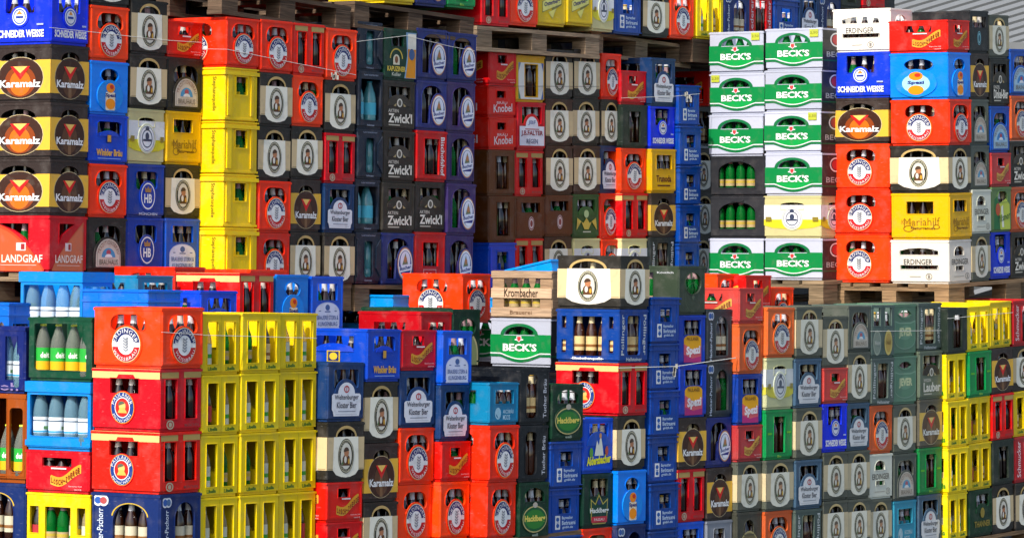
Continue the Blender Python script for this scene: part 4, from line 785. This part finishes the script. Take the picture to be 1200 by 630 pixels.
# white and green stack, and the corner pallet right of it
UW = solve_u(963, .74)
wall('becks', [c(963, 992, 32, 'BY', 81, 'B', 129.5, 'BY', 178.5, 'B', 229, 'WS', 279, 'B', 328, xl=896, at_u=UW)], .74)
wall('becksleft', [c(895, 925, 36, 'BY', 85, 'BZ', 133.5, 'B', 182.5, 'BD', 230, 'BD', 279, 'B', 330, xl=831, at_u=UW)], .74)
UX = solve_u(1111, -.04)
wall('cornerleft', [c(1042, 1070, 9, 'EW', 60, 'SW', 114, 'K', 168, 'E', 222, 'E', 275, 'E', 331, xl=975, at_u=UX)], .36)
wall('corner', [c(1111.5, 1138, 23, 'LZ', 61, 'SZ', 116, 'E', 170, 'F', 226, 'YK', 281, 'EW', 332.5, xl=1043, v=-.04),
 c(1138, 1160, 12, 'BT', 62, 'K', 116, 'AY', 170, 'AY', 222, 'EW', 274, 'F', 330, vis=1), c(1161, 1184, 17, 'F', 68, 'ZD', 124, 'AYB', 179, 'LZ', 219, 'KQ', 272, 'SW', 327), c(1184, 1208, 57, 'AYB', 112, 'E', 165, 'Z', 219, 'E', 272, 'Z', 325)], -.04, -.04)

# ------------------------------------------------------------------ crate labels
WN = {'front': 'front row', 'leftfront': 'left front corner', 'second': 'second row', 'upperleft': 'upper left pile', 'uppermid': 'upper middle pile', 'toprow': 'highest row',
      'becks': 'green and white pile', 'becksleft': 'green and white pile', 'cornerleft': 'upper right pile', 'corner': 'upper right pile'}
ORD = ['zeroth', 'first', 'second', 'third', 'fourth', 'fifth', 'sixth', 'seventh', 'eighth', 'ninth', 'tenth', 'eleventh', 'twelfth', 'thirteenth', 'fourteenth', 'fifteenth', 'sixteenth', 'seventeenth', 'eighteenth', 'nineteenth', 'twentieth',
       'twenty-first', 'twenty-second', 'twenty-third', 'twenty-fourth', 'twenty-fifth', 'twenty-sixth', 'twenty-seventh', 'twenty-eighth', 'twenty-ninth']
IDX = {(c_['wall'], c_['col'], c_['row']): c_ for c_ in CRATES}
def order_no(c_):
    if c_['wall'] == 'becks': return 2
    if c_['wall'] == 'corner': return c_['col'] + 1
    return c_['col']
_sx = sorted({(c_['M'].translation.x / c_['D'], c_['col']) for c_ in CRATES if c_['wall'] == 'second'}); RANK = {}
for _x, _c in _sx: RANK.setdefault(_c, len(RANK) + 1)
def place(c_):
    r = 'top' if c_['row'] == 1 else ORD[c_['row']] + ' down'
    if c_['wall'] == 'leftfront': return '%s in %s stack left of the near corner' % (r, ORD[c_['col']])
    if c_['wall'] == 'toprow': return '%s from left in the highest row' % ORD[c_['col']]
    if c_['wall'] == 'second': return '%s of %s stack from left behind front row' % (r.replace(' down', ''), ORD[RANK[c_['col']]])
    return '%s in %s stack, %s' % (r, ORD[order_no(c_)], WN[c_['wall']])
def cands(c_):
    k = c_['k']; up = IDX.get((c_['wall'], c_['col'], c_['row'] - 1)); dn = IDX.get((c_['wall'], c_['col'], c_['row'] + 1)); rt = IDX.get((c_['wall'], c_['col'] + 1, c_['row'])) if c_['wall'] != 'second' else None
    yield k['look']
    if up and c_['row'] > 1: yield '%s under %s' % (k['look'], up['k']['short'])
    if dn: yield '%s on %s' % (k['look'], dn['k']['short'])
    if up and dn: yield '%s between %s and %s' % (k['look'], up['k']['short'], dn['k']['short'])
    if up and rt: yield '%s under %s, beside %s' % (k['look'], up['k']['short'], rt['k']['short'])
    if dn and rt: yield '%s on %s, beside %s' % (k['look'], dn['k']['short'], rt['k']['short'])
    yield '%s, %s' % (k['look'], place(c_))
def short_look(k):
    return k['look'].split(' with ')[0]
from collections import Counter
cnt = Counter(); allc = {}
for c_ in CRATES:
    cs = [x for x in cands(c_)]; allc[id(c_)] = cs
    for x in set(cs[:-1]): cnt[x] += 1
for c_ in CRATES:
    cs = allc[id(c_)]; pick = None
    for x in cs[:-1]:
        if cnt[x] == 1 and len(x.split()) <= 16: pick = x; break
    if not pick: pick = cs[-1]
    if len(pick.split()) > 16: pick = '%s, %s' % (c_['k']['short'], place(c_))
    c_['o']['label'] = pick

# ------------------------------------------------------------------ bottles in the crates
slots = []
for c_ in CRATES:
    k = c_['k']; bh = k.get('bottle_h', .25); b = BT[k['bt']]
    nS = k.get('nS', 4); M = c_['M']
    xs = k.get('spos') or [(i + .5) / nS for i in range(nS)]
    for j, q in enumerate(xs):
        rad = max(p[0] for p in b['prof']); slots.append((c_, 'S', j, Vector((q * W0_, rad + .014, .02)), k['pri'] if k['S_win'] else -5))
    if c_['long']:
        nL = k.get('nL', 5)
        for j in range(nL):
            q = (j + .5) / nL
            rad = max(p[0] for p in b['prof']); pr = k['pri'] if k['L_win'] else -5
            if k['code'] in ('B', 'BY', 'BZ', 'WS', 'E', 'F', 'K', 'SW', 'EW', 'LZ'): pr += .6
            slots.append((c_, 'L', j, Vector((rad + .014, L0_ * (1 - q) * .97 + .006, .02)), pr + .3))
def vis_px(c_):
    p = c_['M'].translation; y = HY - (p.z + c_['ht'] * .6 - CAMZ) * F / p.y; x = CX + p.x / p.y * F
    return -20 < x < 1215 and -10 < y < 640
slots = [s_ for s_ in slots if vis_px(s_[0])]
slots.sort(key=lambda s_: -(s_[4] * 22.0 / s_[0]['D'] + (.6 if s_[0]['row'] == 1 else 0)))
HERO = 240
stuff = MB()
used = set()
for i, (c_, face, j, loc, pr) in enumerate(slots):
    k = c_['k']; code = k['bt']; rv = random.random()
    if code == 'soda': code = 'soda' if rv < .55 else ('cola' if rv < .7 else ('beige' if rv < .85 else 'green'))
    elif code in ('brown', 'dark') and rv < .3: code = ('beige', 'green', 'cola')[int(rv * 10)]
    kb = k.get('bottle_h', .25)
    sc_h = (kb * min(1, c_['ht'] / k['h']) * .98 if code not in ('pet', 'lemon') else c_['ht'] * .86) / BT[code]['h']
    if code == 'lemon': sc_h = .245 / BT[code]['h']
    M = c_['M']; Rm = M.to_3x3().normalized().to_4x4()
    w = M @ loc
    Mb = Matrix.Translation(w) @ Rm @ Matrix.Rotation(random.uniform(0, 6.28) if code not in ('pet', 'lemon') else random.uniform(-.5, .5), 4, 'Z') @ Matrix.Diagonal((1, 1, sc_h, 1))
    if i < HERO and pr > 0:
        root = bpy.data.objects.new('bottle', None); COL.objects.link(root); root.matrix_world = Mb; root.empty_display_size = .02
        for pn, me in bottle_meshes(code): link(pn, me, root)
        side = 'short side' if face == 'S' else 'long side'
        b1 = BT[code]['look']
        lb = '%s %s, %s, %s' % (ORD[j + 1], b1, side, place(c_))
        if len(lb.split()) > 16: lb = '%s %s, %s' % (ORD[j + 1], ' '.join(b1.split()[:2]) + ' bottle' if 'bottle' not in ' '.join(b1.split()[:2]) else ' '.join(b1.split()[:2]), place(c_))
        if lb in used: lb = '%s %s %s, %s' % (ORD[j + 1], side, 'bottle', place(c_))
        used.add(lb)
        tag(root, lb, 'bottle', 'bottles in the crates')
    else:
        for pn, me in bottle_meshes(code)[:2] + bottle_meshes(code)[3:4]:
            b0 = len(stuff.v); stuff.v += [tuple(Mb @ v_.co) for v_ in me.vertices]
            ki = stuff.mi(me.materials[0])
            for p in me.polygons: stuff.f.append(tuple(b0 + q for q in p.vertices)); stuff.m.append(ki)
so = link('bottles_in_shadow', stuff.mesh('bottles_in_shadow', True)); tag(so, 'small bottle necks showing in the crate windows', 'bottles', kind='stuff')

# ------------------------------------------------------------------ pallets
PW = {}
def pallet(x, r, v, ytop, label, hexc='#8a6f52', s=0.0, ln=.8, wid=None, hgt=.144):
    u = solve_u(x, v); D = depth(u, v); g = DS.x - (x - CX) / F * DS.y
    wd = wid or (solve_u(r, v) - u)
    z1 = zof(ytop, D); eS = (DS - Vector((0, 0, 1)) * s * g).normalized(); eU = eS.cross(DL).normalized()
    o = pt(u, v); o.z = z1
    M = Matrix.Translation(o - eU * hgt) @ Matrix((eS, DL, eU)).transposed().to_4x4() @ Matrix.Diagonal((wd / 1.2, ln / .8, hgt / .144, 1))
    root = bpy.data.objects.new('pallet', None); COL.objects.link(root); root.matrix_world = M
    m = wood(hexc)
    if hexc not in PW:
        d = {}
        def bx(nm, a, b, key):
            mb = MB(); c_ = .002
            x0, y0, z0 = a; x1, y1, z1 = b
            mb.box(a, b, m); d.setdefault(nm, []).append(mb.mesh(nm))
        for i in range(5):
            y0 = i * (.8 - .12) / 4; w_ = .14 if i in (0, 4) else .11
            y0 = 0 if i == 0 else (.8 - w_ if i == 4 else .4 - w_ / 2 + (i - 2) * .185)
            bx('deck_board', (0, y0, .122), (1.2, y0 + w_, .144), 0)
        for i in range(3):
            x0 = (0, .5275, 1.055)[i]; bx('cross_board', (x0 + .003, .002, .1), (x0 + .145 - .003, .798, .1215), 0)
            for jy in range(3):
                y0 = (0, .35, .7)[jy]; bx('block', (x0 + .001, y0 + .003, .0225), (x0 + .144, y0 + .097, .0995), 0)
        for jy in range(3):
            y0 = (0, .35, .7)[jy]; bx('bottom_board', (0, y0, 0), (1.2, y0 + .1, .022), 0)
        PW[hexc] = d
    for nm, lst in PW[hexc].items():
        for me in lst: link(nm, me, root)
    tag(root, label, 'pallet', 'wooden pallets under the stacks'); return root
pallet(58, 232, 1.6, 319.5, 'wooden pallet under the blue and malt crates, far left', '#9c8468', .033)
pallet(261, 412, COLS[('upperleft', 5)]['v'], 331, 'wooden pallet under the ribbed yellow crates', s=.033)
pallet(416, 556, COLS[('upperleft', 9)]['v'], 333.5, 'brown pallet edge showing below the slate crates', s=.033)
pallet(261, 412, COLS[('upperleft', 5)]['v'], -16, 'grey pallet lying on top of the upper left red crates', '#6e5a48', s=.085)
pallet(416, 556, COLS[('upperleft', 9)]['v'], 1, 'weathered pallet lying on the green and indigo crates', '#6e5a48', s=.07)
pallet(559, 703, 1.58, 30, 'wooden pallet under the two shield print yellow crates', '#a08a70', s=.01)
pallet(693, 810, 1.72, 37, 'wooden pallet under the topmost blue box print crate', '#a08a70', s=.075)
pallet(812, 960, 1.62, 45.5, 'dark pallet end beside the highest white green crates', '#6e5a48', s=.03)
pallet(559, 700, 1.62, 340, 'pallet hidden low under the brown crates', s=0)
pallet(704, 830, 1.5, 335, 'pallet low under the box print blue stack', s=0)
pallet(965, 1100, .70, 329, 'pale pallet under the white and green pile', '#a08a6c', s=-.02, ln=.86)
pallet(1112, 1260, -.05, 333, 'splintered pallet under the upper right corner pile', '#a08260', s=-.045, ln=.83)
for n, (a, b, lab) in enumerate([(1, 4, 'ground pallet under the yellow soda crates'), (5, 8, 'ground pallet under the navy label stack'), (9, 12, 'ground pallet under the teal crate stack'), (13, 16, 'ground pallet under the monk oval corner stack'), (17, 20, 'ground pallet under the wheat and monk stacks'), (21, 24, 'ground pallet under the lens window stacks'), (25, 28, 'ground pallet at the right end of the front row')]):
    q = COLS[('front', a)]; x = CX + pt(q['u'], q['v']).x / q['D'] * F
    pallet(x, 0, q['v'], HY - (q['zb'] - .004 - CAMZ) * F / q['D'], lab, s=-.0 if a < 20 else -.02, wid=COLS[('front', b)]['u2'] - q['u'])
q = COLS[('leftfront', 1)]
pallet(105.5, 0, q['v'], HY - (q['zb'] - .004 - CAMZ) * F / q['D'], 'ground pallet under the lemonade and water crates', wid=1.2, ln=.8)

# ------------------------------------------------------------------ cords tied round the stacks
def cord(pts, v, label, col='#d8d8d0', rad=.0016, knot=None):
    cu = bpy.data.curves.new('cord', 'CURVE'); cu.dimensions = '3D'; cu.bevel_depth = rad; cu.bevel_resolution = 1
    sp = cu.splines.new('POLY'); sp.points.add(len(pts) - 1); P3 = []
    for i, (x, y) in enumerate(pts):
        u = solve_u(x, v); p = pt(u, v); p.z = zof(y, p.y); P3.append(p); sp.points[i].co = (*p, 1)
    dg = bpy.context.evaluated_depsgraph_get(); t = bpy.data.objects.new('t', cu); COL.objects.link(t)
    me = bpy.data.meshes.new_from_object(t.evaluated_get(bpy.context.evaluated_depsgraph_get())); bpy.data.objects.remove(t)
    me.materials.clear(); me.materials.append(ink(col)); o = link('cord', me)
    if knot:
        k = MB(); x, y = knot; u = solve_u(x, v); p = pt(u, v); p.z = zof(y, p.y)
        for i in range(5):
            a = Vector((random.uniform(-.02, .02), -.008, random.uniform(-.035, .012)))
            k.box(tuple(p + a - Vector((.006, .003, .012))), tuple(p + a + Vector((.006, .003, .012))), ink('#9a9a92'))
        link('knot', k.mesh('knot'), o)
    tag(o, label, 'cord', 'cords tied round the crate stacks')
vu = COLS[('upperleft', 1)]['v']
cord([(58, 32.5), (110, 38), (190, 47), (236, 50)], vu - .012, 'thin pale cord across the white lettered blue crate, far left')
v5 = COLS[('upperleft', 5)]['v'] - .014
cord([(239, 57.5), (266, 58), (320, 69), (391, 83), (417, 88)], v5, 'pale knotted cord across the upper red wheat badge crates', knot=(392, 85))
cord([(418, 49), (476, 42), (525, 54), (556, 60)], COLS[('upperleft', 9)]['v'] - .014, 'thin cord across the green beer glass print crate')
cord([(572, 101), (702, 101.5)], 1.604, 'dark thin cord across the gold ribbon and monk crates', '#2a2a28', .0013)
cord([(728, 115), (790, 113), (820, 110)], COLS[('uppermid', 8)]['v'] - .014, 'white knotted cord across the box print blue stack', knot=(806, 112))
vf = 0 - .016
cord([(189, 389), (237, 392)], vf, 'white cord round the near corner wheat badge crate')
cord([(238, 392.5), (300, 394), (371, 396)], vf, 'cord over the topmost yellow soda crates')
v13 = COLS[('front', 13)]['v'] - .016
cord([(724, 431), (792, 429), (827, 424), (862, 419)], COLS[('front', 16)]['v'] - .03, 'white knotted cord over the pink label and box print stacks', rad=.0025, knot=(792, 431))
cord([(1020, 388), (1103, 387)], COLS[('front', 24)]['v'] - .014, 'thin cord across the lens window green crate')
cord([(1110, 373), (1187, 366)], COLS[('front', 27)]['v'] - .02, 'thin cord across the topmost yellow crates, far right')

# ------------------------------------------------------------------ ground, dark mass behind, building
def smat(name, c, rough=.9, scale=3):
    m = bpy.data.materials.new(name); m.use_nodes = True; nt = m.node_tree; b = nt.nodes['Principled BSDF']; b.inputs['Roughness'].default_value = rough
    n = nt.nodes.new('ShaderNodeTexNoise'); n.inputs['Scale'].default_value = scale; n.inputs['Detail'].default_value = 8
    tc = nt.nodes.new('ShaderNodeTexCoord'); nt.links.new(tc.outputs['Object'], n.inputs['Vector'])
    r = nt.nodes.new('ShaderNodeValToRGB'); cc = lin(c)
    r.color_ramp.elements[0].color = (cc[0] * .6, cc[1] * .6, cc[2] * .6, 1); r.color_ramp.elements[1].color = (*[min(1, q * 1.3) for q in cc], 1)
    nt.links.new(n.outputs[0], r.inputs[0]); nt.links.new(r.outputs[0], b.inputs['Base Color']); return m
gm = MB(); N = 40
bases = [(q['u'], q['zb'] - .148) for (w_, i), q in sorted(COLS.items()) if w_ == 'front' and i in (1, 5, 9, 13, 17, 21, 25, 28)]
def gz(u):
    if u <= bases[0][0]: return bases[0][1] - .0
    for (a, za), (b, zb) in zip(bases, bases[1:]):
        if u <= b: return za + (zb - za) * (u - a) / (b - a)
    return bases[-1][1]
us = [-400, -40, -10, -3] + [b[0] for b in bases] + [bases[-1][0] + 4, 40, 500]; us = sorted(set(us)); vs_ = [-500, -40, 0, 3, 20, 60, 600]
vv = []
for u in us:
    for v in vs_:
        p = pt(u, v); z = gz(min(max(u, 0), 9)) - .03; vv.append((p.x, p.y, z))
nv = len(vs_)
gm.add(vv, [(i * nv + j, (i+1) * nv + j, (i+1) * nv + j + 1, i * nv + j + 1) for i in range(len(us) - 1) for j in range(nv - 1)], smat('yard_asphalt', '#4a4a4a', .9, 6))
g = link('ground', gm.mesh('ground')); tag(g, kind='structure')

def face_box(u0, u1, v0, v1, z0, z1, mb, mat):
    a = [pt(u0, v0), pt(u1, v0), pt(u1, v1), pt(u0, v1)]
    mb.add([(p.x, p.y, z0) for p in a] + [(p.x, p.y, z1) for p in a], [(0,3,2,1),(4,5,6,7),(0,1,5,4),(1,2,6,5),(2,3,7,6),(3,0,4,7)], mat)
# further rows of stacked crates in the dark behind the visible ones
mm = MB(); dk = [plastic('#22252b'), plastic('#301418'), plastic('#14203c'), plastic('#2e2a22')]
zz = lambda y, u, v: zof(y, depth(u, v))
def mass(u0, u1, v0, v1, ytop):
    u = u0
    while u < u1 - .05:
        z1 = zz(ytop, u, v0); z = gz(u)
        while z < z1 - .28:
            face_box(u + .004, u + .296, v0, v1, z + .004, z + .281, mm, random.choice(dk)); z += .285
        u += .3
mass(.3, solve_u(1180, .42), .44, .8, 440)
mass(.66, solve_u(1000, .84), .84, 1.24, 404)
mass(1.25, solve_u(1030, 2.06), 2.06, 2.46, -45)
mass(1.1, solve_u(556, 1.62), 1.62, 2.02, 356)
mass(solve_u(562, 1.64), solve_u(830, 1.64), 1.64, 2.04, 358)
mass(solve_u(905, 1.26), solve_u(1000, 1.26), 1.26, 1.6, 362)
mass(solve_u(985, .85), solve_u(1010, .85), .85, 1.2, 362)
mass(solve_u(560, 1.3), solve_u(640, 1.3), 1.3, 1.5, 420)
b = link('crates_behind', mm.mesh('crates_behind')); tag(b, 'dark further rows of stacked crates behind', 'crates', kind='stuff')
# hall with a ribbed pale metal skin behind the yard
hall = bpy.data.objects.new('industrial_hall', None); COL.objects.link(hall)
hall.location = (8, 52, -.5)
def ribbed():
    mb = MB(); m = bpy.data.materials.new('ribbed_steel'); m.use_nodes = True; bb = m.node_tree.nodes['Principled BSDF']
    bb.inputs['Base Color'].default_value = (.17, .18, .185, 1); bb.inputs['Roughness'].default_value = .5; bb.inputs['Metallic'].default_value = .15
    n = m.node_tree.nodes.new('ShaderNodeTexNoise'); n.inputs['Scale'].default_value = .8; rr = m.node_tree.nodes.new('ShaderNodeMapRange'); rr.inputs['To Min'].default_value = .35; rr.inputs['To Max'].default_value = .65
    m.node_tree.links.new(n.outputs[0], rr.inputs['Value']); m.node_tree.links.new(rr.outputs[0], bb.inputs['Roughness'])
    # long roof plane rising away; the ribs run up the slope
    prof = []; p = .15; x = 0; n_ = 220
    for i in range(n_):
        x = i * p; prof += [(x, 0), (x + .09, 0), (x + .105, -.05), (x + .138, -.05), (x + .149, 0)]
    for q in prof: pass
    a = Vector((1, .0, .30)).normalized(); up = Vector((-.25, .78, .55)).normalized(); up = (up - a * up.dot(a)).normalized(); nn = a.cross(up).normalized()
    org = Vector((-26, 0, -6)); L_ = 70
    vs = []
    for (s, hh) in prof:
        q = org + up * s + (-nn if nn.y > 0 else nn) * hh
        vs += [tuple(q), tuple(q + a * L_)]
    mb.add(vs, [(2*i, 2*i+1, 2*i+3, 2*i+2) for i in range(len(prof) - 1)], m); return mb.mesh('roof')
link('roof', ribbed(), hall)
wm = MB(); wm.box((-30, .8, 0), (40, 14, 4.5), smat('hall_wall', '#6d7072', .8, 2)); link('wall', wm.mesh('wall'), hall)
tag(hall, 'industrial hall with pale ribbed metal roof behind the crates', 'building')

# ------------------------------------------------------------------ camera, light, world
cam = bpy.data.cameras.new('camera'); co = bpy.data.objects.new('camera', cam); COL.objects.link(co); sc.camera = co
co.location = (0, 0, CAMZ); co.rotation_euler = (R(90), 0, 0)
cam.sensor_width = 36; cam.lens = F / 1200 * 36; cam.shift_y = -(315 - HY) / 1200; cam.clip_start = .5; cam.clip_end = 3000
SUN_EL = 41; to_sun = (-DS * math.cos(R(5)) - DL * math.sin(R(5))).normalized()
sd = Vector((to_sun.x * math.cos(R(SUN_EL)), to_sun.y * math.cos(R(SUN_EL)), math.sin(R(SUN_EL))))
sl_ = bpy.data.lights.new('sun', 'SUN'); sl_.energy = 2.5; sl_.angle = R(.53); sl_.color = (1, .95, .87)
s_o = bpy.data.objects.new('sun', sl_); COL.objects.link(s_o); s_o.rotation_euler = sd.to_track_quat('Z', 'Y').to_euler()
w = bpy.data.worlds.new('World'); sc.world = w; w.use_nodes = True; nt = w.node_tree
sky = nt.nodes.new('ShaderNodeTexSky'); sky.sky_type = 'NISHITA'; sky.sun_disc = False; sky.sun_elevation = R(SUN_EL)
sky.sun_rotation = math.atan2(sd.x, sd.y); sky.air_density = 1.0; sky.dust_density = 2.5; sky.ozone_density = 1
nt.links.new(sky.outputs[0], nt.nodes['Background'].inputs[0]); nt.nodes['Background'].inputs[1].default_value = .13
sc.view_settings.view_transform = 'Standard'; sc.view_settings.look = 'None'; sc.view_settings.exposure = .8; sc.view_settings.gamma = 1
sc.cycles.max_bounces = 6; sc.cycles.transmission_bounces = 4; sc.cycles.transparent_max_bounces = 6; sc.cycles.caustics_reflective = False; sc.cycles.caustics_refractive = False
sc.cycles.use_denoising = True
print('crates', len(CRATES), 'slots', len(slots), 'objects', len(bpy.data.objects))
